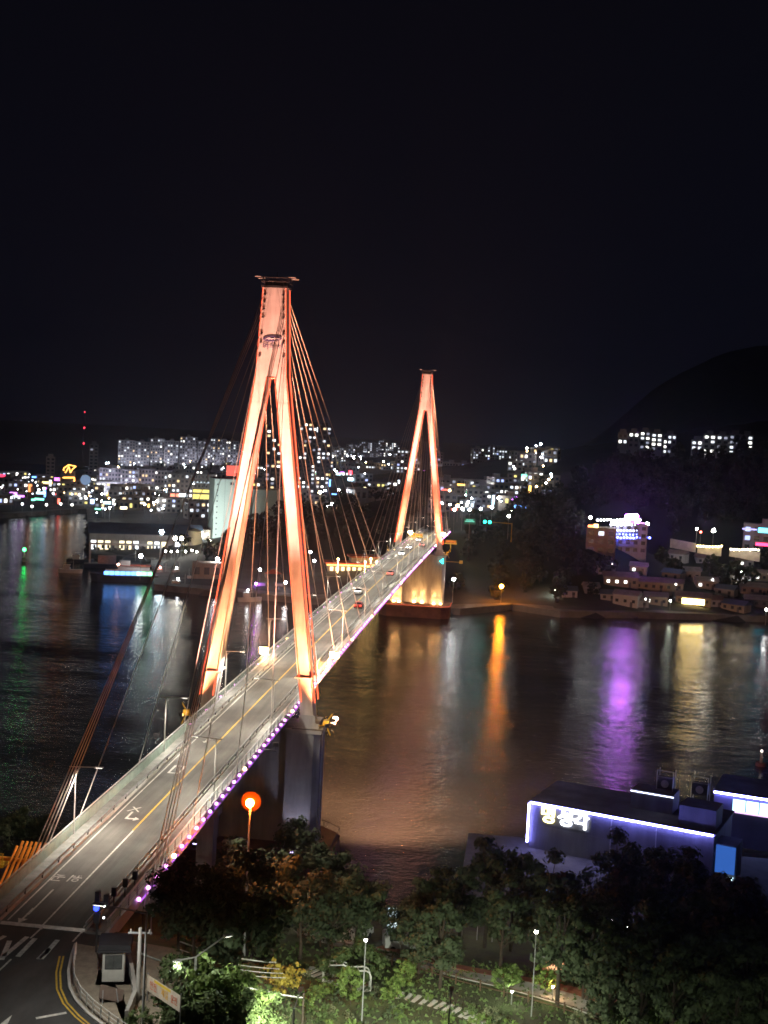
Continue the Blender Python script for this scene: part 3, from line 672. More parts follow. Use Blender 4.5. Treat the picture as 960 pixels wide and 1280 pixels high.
def sign(parent_p, px0, px1, py0, py1, z, col, st, label, cat='sign', body=None, name='illuminated_sign', sample=True, depth=None, group=None):
    """a lit sign board facing the viewer's side of the street at the depth of the building it hangs on"""
    p = at_depth((px0+px1)/2,(py0+py1)/2,depth); s = FPX/depth; wd = (px1-px0)/s; h = (py1-py0)/s
    t = thing(name, label, cat, p, face_cam(p), group)
    MB().bx(-wd/2,wd/2,0,.4,-h/2,h/2).build('box', wall_dark, t)
    MB().bx(-wd/2+.05,wd/2-.05,-.05,.0,-h/2+.05,h/2-.05).build('panel', em('sign_%d_%d_%d_%d' % (col[0]*99,col[1]*99,col[2]*99,st*10), col, st, sample), t)
    if body: lettering(body, h*.8, wall_dark, t, (0,-.12,0), (math.pi/2,0,0), .03)
    return t
dep_of = lambda o: (o.location-CAM).dot(FW)

GA = 'apartment slabs of the hazy far row'
for k,(a,b_,tp,bt) in enumerate([(147,168,551,583),(168,186,553,584),(187,205,549,583),(205,222,552,584),(224,246,547,582),(247,262,552,583),(262,280,549,582),(281,297,552,582),(298,318,556,584)]):
    building('apartment_block','dim grey apartment slab in the hazy far row behind the harbour town','apartment block',a,b_,tp,bt,14,wall_grey,GA,lit=.34,dep=12,turn=rnd.uniform(-.3,.3),bay=2.6,seed=k,mix=(3,1,1,7,0,0),wash=2600)
GB = 'lavender apartment blocks on the harbour'
for k,(a,b_,tp,bt) in enumerate([(123,150,586,622),(151,172,588,624),(172,192,587,624),(192,212,589,626)]):
    building('apartment_block','lavender-grey apartment block with many small lit windows on the left harbour front','apartment block',a,b_,tp,bt,4,wall_lav,GB,lit=.38,turn=rnd.uniform(-.15,.25),bay=2.3,seed=20+k,mix=(5,2,2,4,1,0),wash=4200)
ob = building('office_building','office building with two bright yellow floors beside the big mint-grey block','office building',241,268,594,640,4,wall_grey,None,lit=.0,bay=2.4,seed=31,strips=False)
sg_ = sign(None,241,267,612,616,0,(1.,.83,.22),1.6,'long yellow lit window band, upper of two on the office building','lit window band',name='window_band',depth=dep_of(ob)-1.5,sample=False)
sg_ = sign(None,241,267,618,624,0,(1.,.83,.22),1.6,'long yellow lit window band, lower of two on the office building','lit window band',name='window_band',depth=dep_of(ob)-1.5,sample=False)
sg_ = sign(None,241,267,602,604,0,(.75,.9,1.),1.0,'pale blue lit window band near the roof of the office building','lit window band',name='window_band',depth=dep_of(ob)-1.5,sample=False)
sb = building('shop_block','grey shop block with stacked red and white shop signs on its front','building',208,240,593,640,4,wall_grey,None,lit=.35,bay=2.6,seed=32,mix=(4,4,1,1,1,0))
sign(None,212,224,600,604.5,0,(1.,.06,.05),5,'red lit sign board on the grey shop block','sign',depth=dep_of(sb)-1.5)
sign(None,213,224,617,622,0,(1.,.25,.15),3,'small orange-red sign low on the grey shop block','sign',depth=dep_of(sb)-1.5)
sign(None,207,222,627,632,0,(.8,.9,1.),22,'glaring white shop sign at the foot of the grey shop block','sign',depth=dep_of(sb)-2.5)
sign(None,224,233,617,621,0,(.8,.92,1.),5,'pale shop sign beside the orange-red one on the shop block','sign',depth=dep_of(sb)-1.5)

# big mint-grey windowless cold store with a red rooftop sign box
p = at(309,682,4); s = ppm(p); W_ = 88/s; H_ = 82/s
CS = thing('cold_store', 'huge windowless mint-grey block standing behind the near tower legs', 'warehouse', p, face_cam(p)+.20)
MB().bx(-W_/2,W_*.02,0,16,-4,H_).build('wall', wall_mint, CS)
MB().bx(W_*.02+.05,W_/2,1.5,17,-4,H_*.86).build('wall', wall_mint, CS)
MB().bx(W_/2+.05,W_/2+12,4,20,-4,H_*.80).build('wall', mat('wall_dark_grey',(.22,.23,.24),.85,var=.2,scale=.06), CS)  # right-hand part in a darker grey
for x in (-W_/2+5.5,-W_*.2): MB().bx(x-.05,x+.05,-.04,.0,0,H_).build('wall_joint', wall_dark, CS)
wn = MB().bx(-.35,.35,-.05,.0,-.35,.35).mesh('window', dark_win)
for k in range(11): link('window', wn, CS, (-W_/2+1.6,0,2.5+k*2.9))
link('window', MB().bx(-.9,.9,-.05,0,-.7,.7).mesh('window', dark_win), CS, (-W_/2+9,0,H_-2.2))
MB().bx(-W_/2+.2,W_*.02-.2,.2,15.8,H_+.004,H_+.3).build('roof', roof_m, CS)
MB().bx(-W_*.16,W_*.02,2,9,H_+.0,H_+3.2).build('roof_housing', wall_tan, CS)
for k,xx in enumerate((-26,-4,16)):  # masts and floodlights added to brighten the mint-grey walls
    fl = thing('added_floodlight','added floodlight on a mast brightening the mint-grey block','floodlight',CS.matrix_basis @ Vector((xx,-30,-1)),0,'added floodlights before the mint-grey block')
    MB().tube([(0,0,-2),(0,0,8)],.14,6).build('mast', steel_grey, fl); hd = MB().box((0,0,8.2),(1.2,.6,.5),CS.rotation_euler.z).build('housing', steel_dark, fl)
    dv = Vector((math.sin(-CS.rotation_euler.z),math.cos(CS.rotation_euler.z),0)); spot(hd,Vector((0,0,8.3))+dv*.6,Vector((0,0,17))+dv*30,85000,(.92,1.,.95),100,.7,.4); MB().box((dv.x*.32,dv.y*.32,8.2),(1.0,.08,.36),CS.rotation_euler.z).build('lens', em('added_flood_lens',(.95,1.,.97),30), hd)
sign(None,283,300,582,595,0,(1.,.16,.12),1.3,'red rooftop sign box on the mint-grey block','sign',depth=dep_of(CS)+3)
MBp = at_depth(286,588,dep_of(CS)+2)

# fish market hall on the quay: long pale hall with openings and dark blue roof
p = at(183,689,2.7); s = ppm(p); W_ = 138/s; H_ = 20/s
MK = thing('market_hall', 'long pale fish market hall with lit bays and a dark blue roof on the quay', 'market hall', p, face_cam(p)+.06)
g = MB(); nb = 16
for k in range(nb+1): x = -W_/2+k*W_/nb; g.bx(x-.35,x+.35,0,.5,-1,H_)
g.bx(-W_/2-.4,W_/2+.4,-.1,.6,H_*.62,H_+.3).bx(-W_/2,W_/2,11,11.4,-1,H_).bx(-W_/2-.2,-W_/2+.2,.6,11,-1,H_).bx(W_/2-.2,W_/2+.2,.6,11,-1,H_); g.build('wall', wall_pale, MK)
MB().hexa([(-W_/2-1,-1.2,H_+.3),(W_/2+1,-1.2,H_+.3),(W_/2+1,16,H_+.3),(-W_/2-1,16,H_+.3)],[(-W_/2-1,-1.0,H_+.6),(W_/2+1,-1.0,H_+.6),(W_/2+1,14,H_+4.6),(-W_/2-1,14,H_+4.6)]).build('roof', roof_blue, MK)
bay_l = em('bay_light',(1.,.86,.55),2.2,False); 
for k in range(nb):
    x = -W_/2+(k+.5)*W_/nb
    if k % 4 != 3: MB().bx(x-W_/nb*.36,x+W_/nb*.36,2.2,2.4,.2,H_*.58).build('lit_bay', bay_l if k % 3 else em('bay_white',(.9,.95,1.),2.6,False), MK)
    g = MB(); 
    for q in range(2): g.box((x+rnd.uniform(-1,1),.8+q*.5,.6+q),(1.1,.8,1.2+q*.4))
    g.build('stacked_crates', wall_dark, MK)
# floodlights at the market
def mast_lamp(px, py, zg, h, col, st, label, r=.7, group=None, name='street_lamp', polem=None, p=None, armless=True):
    p = p or at(px, py, zg+h)
    t = thing(name, label, 'street lamp', (p.x,p.y,p.z-h), 0, group)
    MB().tube([(0,0,-1),(0,0,h-r*.9)],.12,6,.07).build('pole', polem or steel_grey, t)
    MB().ball((0,0,h),r,10,7).build('globe', em('globe_%d_%d_%d_%d' % (col[0]*99,col[1]*99,col[2]*99,st), col, st), t)
    return t
mast_lamp(202,665,3,14,(.72,.92,1.),130,'dazzling blue-white floodlight mast in front of the market hall',1.0)
mast_lamp(219,673,3,10,(1.,.95,.8),80,'warm white floodlight at the bright end of the market hall',.9)
mast_lamp(227,673,3,10,(1.,.93,.75),70,'second warm white floodlight at the bright end of the market hall',.9)
mast_lamp(262,676,3,7,(1.,.85,.5),110,'yellowish lamp between the market hall and the mint-grey block',.8)
bt_ = building('quay_shed','brightly lit cream shed between the market hall and the mint-grey block','shed',234,262,664,684,3,wall_tan,None,lit=.5,bay=3,seed=40,mix=(0,3,2,0,0,5),housing=False)
kt = thing('storage_tank', 'round cream storage tank lit up beside the cream shed', 'tank', at(243,690,2.8))
MB().tube([(0,0,0),(0,0,10.5)],3.6,18).tube([(0,0,10.5),(0,0,11.6)],3.6,18,.5).build('shell', mat('tank_cream',(.7,.64,.48),.6,var=.15,scale=.3), kt)
MB().tube([(3.75,-1,0),(3.75,-1,10.5)],.1,5).build('ladder', steel_white, kt)

# mid city: tall towers, white slabs
building('apartment_tower','tall apartment tower with yellow roof lights seen through the stay cables, taller of a pair','apartment tower',370,392,529,632,8,wall_dark,None,lit=.34,bay=3.0,seed=50,dep=16,mix=(4,3,2,3,0,0))
building('apartment_tower','tall apartment tower with yellow roof lights beside its taller twin behind the cables','apartment tower',393,410,534,632,8,wall_dark,None,lit=.34,bay=3.0,seed=51,dep=16,mix=(4,3,2,3,0,0))
building('apartment_tower','tall dark apartment tower seen between the legs of the near tower','apartment tower',329,349,532,634,8,wall_dark,None,lit=.30,bay=3.0,seed=52,dep=16,mix=(4,3,2,3,1,0))
for a,b_,y,l in ((378,386,530,'first'),(388,396,531,'second'),(333,347,533,'only')):
    sign(None,a,b_,y-1.5,y+1.8,0,(1.,.66,.18),4,{'first':'yellow roof light crowning the taller twin apartment tower','second':'yellow roof light crowning the shorter twin apartment tower','only':'yellow roof light on the tower between the near tower legs'}[l],'roof light',name='roof_light',depth=1180 if l != 'only' else 1185)
sign(None,388,397,534,540,0,(.75,.88,1.),6,'white roof sign below the yellow lights of the twin towers','sign',depth=1170)
GC = 'small far apartment blocks on the ridge left of the far tower'
for k,(a,b_,tp,bt) in enumerate([(432,446,556,577),(446,458,552,577),(459,472,554,577),(472,486,551,576),(486,499,554,577),(414,432,560,580)]):
    building('apartment_block','small far apartment block with scattered white lights on the low ridge','apartment block',a,b_,tp,bt,16,wall_grey,GC,lit=.45,bay=2.8,seed=60+k,mix=(3,2,0,6,0,0),wash=1600)
GD = 'tall pale apartment slabs behind the far tower'
for k,(a,b_,tp,bt) in enumerate([(494,508,563,612),(509,524,573,612),(553,571,579,615),(571,590,580,615),(589,603,561,604),(604,617,559,604),(618,632,563,606),(632,644,567,606),(536,552,566,604)]):
    building('apartment_block','tall pale lavender apartment slab in the group behind the far tower','apartment block',a,b_,tp,bt,9,wall_pale if k in (0,2,3,4,6) else wall_lav,GD,lit=.40,bay=2.8,seed=70+k,turn=rnd.uniform(-.35,.35),dep=11,mix=(5,2,0,4,3,0),wash=5200)
GE = 'stepped pale apartment blocks in front of the tall slabs'
for k,(a,b_,tp,bt) in enumerate([(594,612,576,613),(612,622,586,614),(622,632,598,616),(636,652,590,614),(652,664,592,612)]):
    building('apartment_block','pale stepped apartment block in front of the tall slabs behind the far tower','apartment block',a,b_,tp,bt,9,wall_pale,GE,lit=.42,bay=2.6,seed=90+k,dep=11,mix=(5,2,0,3,4,0),wash=4200)
hb = building('clinic_building','white building with greenish-white roof signs beyond the far end of the bridge','building',590,622,616,646,10,wall_pale,None,lit=.45,bay=3,seed=96,mix=(5,5,0,0,2,0))
sign(None,591,598,614,617.5,0,(.75,1.,.92),9,'left greenish-white roof sign on the white building','sign',depth=dep_of(hb)-1)
sign(None,606,616,616,619.5,0,(.75,1.,.95),9,'right greenish-white roof sign on the white building','sign',depth=dep_of(hb)-1)
ms = building('shop_building','dark shop building with a glowing white roof sign left of the far tower','building',467,496,602,634,10,wall_dark,None,lit=.6,bay=4.0,fl=3.6,seed=97,mix=(6,3,0,1,3,0))
sign(None,472,491,602,608,0,(.7,.82,1.),5,'white lettered roof sign on the dark shop building','sign',depth=dep_of(ms)-1,body='마트')
sign(None,395,408,608,613,0,(.35,.5,1.),7,'blue-white lit sign low between the stay cables','sign',depth=1050)
sign(None,435,442,597,601,0,(.6,.85,1.),10,'blue-white sign under a red one seen past the last stay cable','sign',depth=1050)
sign(None,436,440,588,593,0,(1.,.04,.06),10,'small red sign above a blue-white one past the last stay cable','sign',depth=1052)
sign(None,497,499.5,600,612,0,(.8,.9,1.),5,'thin vertical white sign left of the far tower','sign',depth=1000)
sign(None,529,533,588,600,0,(.75,.2,1.),3,'purple spire light between the legs of the far tower','sign',depth=1100)
sign(None,527,534,600,606,0,(.2,.45,1.),4,'blue sign under the purple spire light between the far tower legs','sign',depth=1098)
# hill-top apartment rows on the right
GF = 'bright white apartment rows on the wooded hill'
for k,(a,b_,tp,bt,zb) in enumerate([(772,784,542,556,66),(785,798,541,560,64),(799,812,540,562,63),(813,827,542,564,62),(828,844,544,568,60)]):
    building('apartment_block','white-lit apartment block in the row just above the wooded hill crest','apartment block',a,b_,tp,bt,zb,wall_grey,GF,lit=.62,bay=3.0,seed=100+k,p=at_depth((a+b_)/2,bt,900),wid=(b_-a)*900/FPX,hgt=(bt-tp)*900/FPX,mix=(3,6,0,3,0,0))
GG = 'bright apartment cluster in the saddle of the wooded hills'
for k,(a,b_,tp,bt) in enumerate([(862,876,551,588),(877,892,544,590),(893,908,545,590),(909,923,544,588),(924,939,545,586)]):
    building('apartment_block','white-lit apartment block in the saddle between the wooded hills','apartment block',a,b_,tp,bt,58,wall_grey,GG,lit=.62,bay=3.0,seed=110+k,p=at_depth((a+b_)/2,bt,860),wid=(b_-a)*860/FPX,hgt=(bt-tp)*860/FPX,mix=(3,6,0,3,0,0))
mast_lamp(880,583,55,4,(.9,.95,1.),90,'glaring white lamp at the foot of the apartment cluster in the hill saddle',1.5,p=at_depth(880,582,845))

# left waterfront: orange-neon gate building, ferris-like blue ball, radio mast
gb = building('hotel_tower','waterfront hotel outlined in orange neon with a crown-like roof sign','hotel',75,93,590,620,4,wall_dark,None,lit=.2,bay=3,seed=120)
d = dep_of(gb)-1.5; s = FPX/d
neon_o = em('neon_orange',(1.,.42,.08),5)
def poly_neon(label, pts, d, m, r, cat='neon sign', name='neon_outline'):
    P = [at_depth(x,y,d) for x,y in pts]; c = P[0].copy(); t = thing(name, label, cat, c)
    for k,(a,b_) in enumerate(zip(P,P[1:])): MB().tube([a-c,b_-c],r,5).build('tube', m, t)
    return t
poly_neon('orange neon outline framing the waterfront hotel', [(76,620),(76,597),(93,597),(93,620)], d, neon_o, .55)
poly_neon('crown-like orange neon roof sign on the waterfront hotel', [(79,588),(80,585),(86,581),(95,583),(91,586),(88,591),(86,583),(82,591),(80,588)], d, neon_o, .4)
bl = thing('domed_kiosk', 'small pale blue glowing dome beside the orange-outlined hotel', 'dome', at_depth(107,600,d+6))
MB().ball((0,0,0),4,14,9).build('dome', em('dome_blue',(.45,.65,1.),.45), bl); MB().tube([(0,0,-20),(0,0,-5.6)],1.2,8).build('stem', wall_dark, bl)
rm = thing('radio_mast', 'thin radio mast with red warning lamps above the left waterfront', 'radio mast', (0,0,0))
pb_ = at_depth(104,575,1380); rm.location = pb_
for k,z in enumerate((18,35,52)): MB().ball((0,0,z),.9 if k < 2 else .6,8,5).build('warning_lamp', em('red_lamp',(1.,.04,.08),6 if k < 2 else 1.2), rm)
g = MB()
for sx_,sy_ in ((-1,-1),(1,-1),(1,1),(-1,1)): g.tube([(sx_*1.6,sy_*1.6,-30),(sx_*.2,sy_*.2,55)],.12,4)
g.build('lattice', steel_dark, rm)
building('apartment_block','lone dim tower block on the left skyline','apartment block',57,68,572,600,8,wall_grey,None,lit=.05,seed=130)
building('apartment_block','dim tower block beside the radio mast','apartment block',111,122,556,590,14,wall_grey,None,lit=.06,seed=131)
sign(None,0,9,593,602,0,(1.,.04,.10),3,'red lit sign at the very end of the left waterfront','sign',depth=1050)
sign(None,53,72,602,605,0,(1.,.6,.2),5,'orange lit shopfront on the left waterfront','sign',depth=990)
sign(None,68,74,597,602,0,(.7,.15,1.),5,'purple sign above the orange shopfront on the left waterfront','sign',depth=992)
sign(None,133,145,617,622,0,(1.,.6,.12),4,'amber shop sign in front of the lavender apartments','sign',depth=930)
sign(None,113,126,624,630,0,(.4,.55,1.),5,'blue-white shop sign in front of the lavender apartments','sign',depth=915)
sign(None,33,40,605,615,0,(1.,.3,.1),2.5,'orange-red signboard on the left waterfront','sign',depth=980)

# low-rise filler town
GH = {0:('low buildings along the left waterfront','low grey town building with lit windows on the left waterfront'),1:('low buildings behind the market hall','low pale town building with lit windows behind the fish market'),
      2:('low buildings seen through the cables','low town building with lit windows behind the stay cables'),3:('low buildings beyond the bridge end','low town building with lit windows beyond the far end of the bridge'),4:('houses climbing the hill by the far tower','small house with lit windows climbing the slope right of the far tower')}
def filler(zone, n, x0, x1, y0, y1, wl=(9,22), hl=(5,12), lit=.4):
    for k in range(n):
        px, py = rnd.uniform(x0,x1), rnd.uniform(y0,y1); p = on_far(px, py)
        if p.y > 1600 or not inside(p.x,p.y) or sdist(p.x,p.y) < 9: continue
        building('town_building',GH[zone][1],'building',0,0,0,0,0,rnd.choice([wall_grey,wall_tan,wall_pale,wall_lav]),GH[zone][0],lit=lit,p=p,wid=rnd.uniform(*wl),hgt=rnd.uniform(*hl),dep=rnd.uniform(7,12),turn=rnd.uniform(-.5,.5),bay=3.2,seed=500+zone*50+k,mix=(3,4,2,3,1,1),housing=rnd.random() < .3,strips=False,roofm=rnd.choice([roof_m,roof_blue,roof_m]))
filler(0,26,-10,125,602,632); filler(1,34,115,265,606,650); filler(1,14,140,300,585,606,(8,16),(5,9),.3); filler(2,22,300,470,584,640); filler(3,20,545,640,612,642); filler(4,22,640,690,566,625,(7,14),(4,9),.5); filler(2,10,430,500,577,600,(8,14),(4,8))
# street lamps of the town
LM = {'L':('white street lamps along the left waterfront','white globe street lamp on the left waterfront'),'B':('street lamps behind the market hall','white street lamp among the buildings behind the fish market'),
      'C':('street lamps behind the stay cables','white street lamp in the town behind the stay cables'),'D':('street lamps beyond the bridge end','white street lamp beyond the far end of the bridge'),'E':('street lamps on the slope','white street lamp on the slope right of the far tower'),'A':('street lamps below the far apartment row','white street lamp below the hazy far apartment row')}
def lamps(key, n, x0, x1, y0, y1, r=(.28,.85), h=8, cols=((.9,.95,1.),(1.,.95,.85),(.78,.9,1.),(.9,.95,1.),(1.,.66,.3)), st=(60,110,170)):
    for k in range(n):
        p = on_far(rnd.uniform(x0,x1), rnd.uniform(y0,y1))
        if p.y > 1640 or not inside(p.x,p.y) or sdist(p.x,p.y) < 4: continue
        p.z += h; mast_lamp(0,0,0,h,rnd.choice(cols),rnd.choice(st),LM[key][1],rnd.uniform(*r),LM[key][0],p=p)
lamps('L',44,0,130,598,640,st=(6,12,20)); lamps('B',44,125,285,610,652); lamps('A',18,130,300,578,596); lamps('B',14,118,265,640,656,(.25,.5),6,st=(25,40)); lamps('C',26,300,500,578,645); lamps('D',20,540,640,612,655); lamps('E',16,640,692,562,628,(.4,.8),st=(40,70)); lamps('C',14,420,520,574,590,(.6,1.))
# ================================================================== HARBOUR, FAR SHORE
# ---- tree templates (built once, copied)
def crown_mesh(name, seed, rx, ry, rz, cz, n, leaf, m, clumps=26, cone=0.):
    rr = random.Random(seed); C_ = []
    for _ in range(clumps):
        while True:
            v = Vector((rr.uniform(-1,1),rr.uniform(-1,1),rr.uniform(-1,1)))
            if .25 < v.length < 1: break
        k = 1-cone*(v.z+1)/2
        C_.append((Vector((v.x*rx*k,v.y*ry*k,cz+v.z*rz)), rr.uniform(.22,.42)*min(rx,rz)*(1-.5*cone*(v.z+1)/2)))
    g = MB()
    for i in range(n):
        c, r = C_[i % clumps]
        d = Vector((rr.gauss(0,1),rr.gauss(0,1),rr.gauss(0,1))).normalized()*r*rr.uniform(.35,1.05)
        p = c+Vector((d.x,d.y,d.z*.75)); nn = (d.normalized()+Vector((rr.uniform(-.6,.6),rr.uniform(-.6,.6),rr.uniform(-.2,.8)))).normalized()
        a = nn.cross(Vector((rr.uniform(-1,1),rr.uniform(-1,1),rr.uniform(-1,1)))).normalized(); b_ = nn.cross(a); s = leaf*rr.uniform(.6,1.3)
        g.add([p-a*s, p-b_*s*.55, p+a*s, p+b_*s*.55],[(0,1,2,3)])
    return g.mesh(name, m), C_
def tree_template(name, label, group, seed, h, rx, m, n=1500, leaf=.24, cone=0., trunk=.18, cat='tree', low=.3):
    rz = h*(1-low)/2; cz = h*low+rz*1.0
    me, C_ = crown_mesh('crown', seed, rx, rx*.95, rz, cz, n, leaf, m, cone=cone)
    t = thing(name, label, cat, (0,0,0), 0, group); rr = random.Random(seed+5)
    g = MB(); pts = [(0,0,-.5)]
    for k in range(1,6): pts.append((rr.uniform(-.12,.12)*k*.6,rr.uniform(-.12,.12)*k*.6,h*.16*k))
    g.tube(pts, trunk, 7, trunk*.3)
    for c,_ in C_[:9]:
        z = min(max(h*.22,c.z*.55),h*.7); b0 = Vector((0,0,z)); g.tube([b0,b0.lerp(c,.5)+Vector((0,0,.1)),c],trunk*.42,5,trunk*.1)
    g.build('trunk', bark, t); link('crown', me, t); return t
def place(tpl, p, rz, sc, label=None, group=None, first=[]):
    o = tpl if tpl.name not in first else copy_tree(tpl)
    if o is tpl: first.append(tpl.name)
    o.location = p; o.rotation_euler = (0,0,rz); o.scale = (sc,sc,sc*rnd.uniform(.9,1.1))
    if label: o['label'] = label
    if group: o['group'] = group
    return o

# far hill woods
HW = 'dark round trees of the far-shore woods'
ft = [tree_template('broadleaf_tree','dark round tree in the woods on the far shore',HW,300+k,8.5,3.6,leaf_night,420,.62,trunk=.22,low=.15) for k in range(3)]
cnt = 0
for k in range(900):
    if cnt > 195: break
    reg = rnd.random()
    if reg < .42: x, y = rnd.gauss(54,26), rnd.gauss(352,22)
    elif reg < .72: x, y = rnd.gauss(-50,36), rnd.gauss(408,24)
    else: x, y = rnd.uniform(60,175), rnd.uniform(360,460)
    if not inside(x,y) or sdist(x,y) < 7: continue
    if abs(x) < 13 and y > 330: continue
    if -75 < x < -18 and y < 385 : continue
    px, py = pix((x,y,hFs(x,y)+4))
    if 728 < px < 825 and 640 < py < 705: continue
    if 745 < px < 900 and 712 < py < 765: continue
    if px > 830 and 660 < py < 700: continue
    place(ft[cnt % 3], (x,y,hFs(x,y)-.4), rnd.uniform(0,6.28), rnd.uniform(.7,1.25)); cnt += 1

# evergreen woods on the big hill of the right shore
ev = [tree_template('evergreen_tree','dark evergreen in the woods on the big hill of the right shore','dark evergreens on the big right-shore hill',320+k,12,4.6,leaf_night,420,.85,trunk=.25,low=.1,cone=.3) for k in range(3)]
cnt = 0
for k in range(1500):
    if cnt > 225: break
    px, py = rnd.uniform(655,965), rnd.uniform(560,700); p = on_far(px,py)
    if p.z < 9 or p.y > 700: continue
    if 720 < px < 830 and 640 < py < 725: continue
    if px > 830 and 655 < py < 720: continue
    place(ev[cnt % 3], (p.x,p.y,p.z-.5), rnd.uniform(0,6.28), rnd.uniform(.55,1.0)); cnt += 1
# coloured shop signs scattered through the town
SGN = [((1.,.12,.08),'red'),((1.,.55,.12),'amber'),((.15,.4,1.),'blue'),((.2,1.,.6),'green'),((.75,.2,1.),'violet'),((.6,.9,1.),'pale cyan'),((1.,.85,.5),'cream')]
def shop_signs(n, x0, x1, y0, y1, where, grp):
    for k in range(n):
        p = on_far(rnd.uniform(x0,x1), rnd.uniform(y0,y1))
        if p.y > 1640 or not inside(p.x,p.y) or sdist(p.x,p.y) < 5: continue
        col, nm = SGN[k % 7]; p.z += rnd.uniform(3,8); wd, h = rnd.uniform(2.5,7), rnd.uniform(.9,1.8)
        if rnd.random() < .3: wd, h = h, wd
        t = thing('shop_sign', f'small {nm} lit shop sign {where}', 'sign', p, face_cam(p)+rnd.uniform(-.4,.4), f'{nm} {grp}')
        MB().bx(-wd/2,wd/2,0,.3,-h/2,h/2).build('box', wall_dark, t); MB().bx(-wd/2+.05,wd/2-.05,-.05,0,-h/2+.05,h/2-.05).build('panel', em('shop_'+nm.replace(' ','_'),col,4.5,False), t); MB().tube([(0,.15,-h/2-9),(0,.15,-h/2)],.1,5).build('post', steel_dark, t)
shop_signs(21,0,130,600,636,'on the left waterfront','signs on the left waterfront'); shop_signs(21,120,285,606,648,'behind the fish market','signs behind the fish market'); shop_signs(14,300,470,590,642,'behind the stay cables','signs behind the stay cables'); shop_signs(14,545,690,600,645,'beyond the bridge end','signs beyond the bridge end')
# ---- boats
hull_d = mat('hull_dark',(.05,.06,.09),.5,var=.3,scale=.3); hull_w = mat('hull_white',(.7,.7,.7),.45,var=.15,scale=.3); deckred = mat('deck_red',(.45,.08,.04),.6,var=.3)
def hull(L, B, H, m, t, z0=-.8):
    g = MB(); st = [(-.5,.75),(-.2,1.),(.2,1.),(.4,.62),(.5,.05)]
    for f,wd in st: g.v += [(f*L,-wd*B*.36,z0),(f*L,wd*B*.36,z0),(f*L+(.03*L if f > .3 else 0),wd*B/2,H*(1.2 if f > .3 else 1)),(f*L+(.03*L if f > .3 else 0),-wd*B/2,H*(1.2 if f > .3 else 1))]
    for i in range(4):
        for k in range(4): g.f.append((i*4+k,i*4+(k+1)%4,(i+1)*4+(k+1)%4,(i+1)*4+k)); g.m.append(0)
    g.f += [(3,2,1,0),(16,17,18,19)]; g.m += [0,0]; return g.build('hull', m, t)
def small_boat(px, py, L, label, hm, light, rz, group=None):
    p = at(px,py,0); t = thing('fishing_boat', label, 'boat', (p.x,p.y,.2), rz, group); hull(L,L*.28,1.3,hm,t)
    c = MB().bx(-L*.28,-L*.02,-L*.09,L*.09,1.25,3.4).build('cabin', hull_w, t); MB().bx(-L*.02,-L*.02+.05,-L*.07,L*.07,2.3,3.0).build('window', glass_dark, c)
    MB().tube([(L*.12,0,1.2),(L*.12,0,6.2)],.07,5).tube([(L*.12,0,4.6),(-L*.3,0,3.9)],.05,5).build('mast', steel_white, t)
    if light: MB().ball((-L*.1,0,4.2),.38,8,6).build('deck_lamp', em('boat_lamp_%s' % light[1], light[0], 55), t)
    return t
p = at(156,727,0); s = ppm(p)
SH = thing('excursion_ship', 'dark-hulled excursion ship with a blue and green light band moored at the quay', 'ship', (p.x,p.y,.2), face_cam(p)+math.pi)
hull(27,8,2.6,hull_d,SH)
sup = MB().bx(-11,8,-2.8,2.8,2.5,4.6).build('superstructure', hull_w, SH); MB().bx(-10,3,-2.4,2.4,4.61,6.6).build('upper_deck', hull_w, SH); MB().bx(-2,2.4,-1.8,1.8,6.61,8.6).build('bridge_house', hull_w, SH)
MB().bx(-10.4,3.4,-2.8,2.8,6.62,6.8).build('awning', deckred, SH)
for k in range(9):
    x = -11+k*2.2; MB().bx(x,x+1.9,2.85,2.95,2.9,4.3).build('light_panel', em('ship_blue',(.12,.35,1.),5) if k > 2 else em('ship_green',(.25,1.,.45),4) if k < 2 else em('ship_cyan',(.3,.8,1.),6), SH)
MB().tube([(-4,0,8.6),(-4,0,13)],.1,5).build('mast', steel_white, SH)
# arched canopy barge behind the ship
p = at(150,712,0)
BG = thing('barge', 'moored barge with a white portal frame behind the excursion ship', 'barge', (p.x,p.y+7,.3), face_cam(p))
hull(36,9,1.6,hull_d,BG); MB().bx(-16,-15.2,-.5,.5,1.5,10).bx(15.2,16,-.5,.5,1.5,10).bx(-16,16,-.5,.5,10,10.8).build('portal_frame', hull_w, BG)
ca = MB(); 
for k in range(10): a0,a1 = math.pi*k/10, math.pi*(k+1)/10; ca.quad((4+6*math.cos(a0),-3,1.6+4.4*math.sin(a0)),(4+6*math.cos(a0),3,1.6+4.4*math.sin(a0)),(4+6*math.cos(a1),3,1.6+4.4*math.sin(a1)),(4+6*math.cos(a1),-3,1.6+4.4*math.sin(a1)))
ca.build('canopy', hull_d, BG); MB().bx(-12,-4,-2.5,2.5,1.6,5).build('cabin', mat('cabin_pink',(.6,.35,.3),.6,var=.2), BG)
mast_lamp(148,706,1,6,(1.,.5,.35),26,'pinkish work lamp on the quay behind the excursion ship',.6)
mast_lamp(176,695,2.5,9,(.9,.97,1.),80,'white quay lamp behind the barge portal frame',.8)
small_boat(203,722,11,'small fishing boat with a red lamp left of the moored fishing boats',hull_w,((1.,.25,.2),'red'),.4)
small_boat(222,722,10,'white fishing boat moored third along the quay behind the near tower cables',hull_w,((1.,.97,.9),'white'),1.2)
small_boat(226,737,13,'white fishing boat with a bright deck lamp lying out from the quay',hull_w,((.9,.97,1.),'cool'),.15)
small_boat(236,730,9,'unlit fishing boat tucked behind the brightly lit one',hull_d,None,1.9)
small_boat(312,752,9,'small boat with a white lamp near the left leg of the near tower',hull_w,((.95,.97,1.),'pale'),.5)
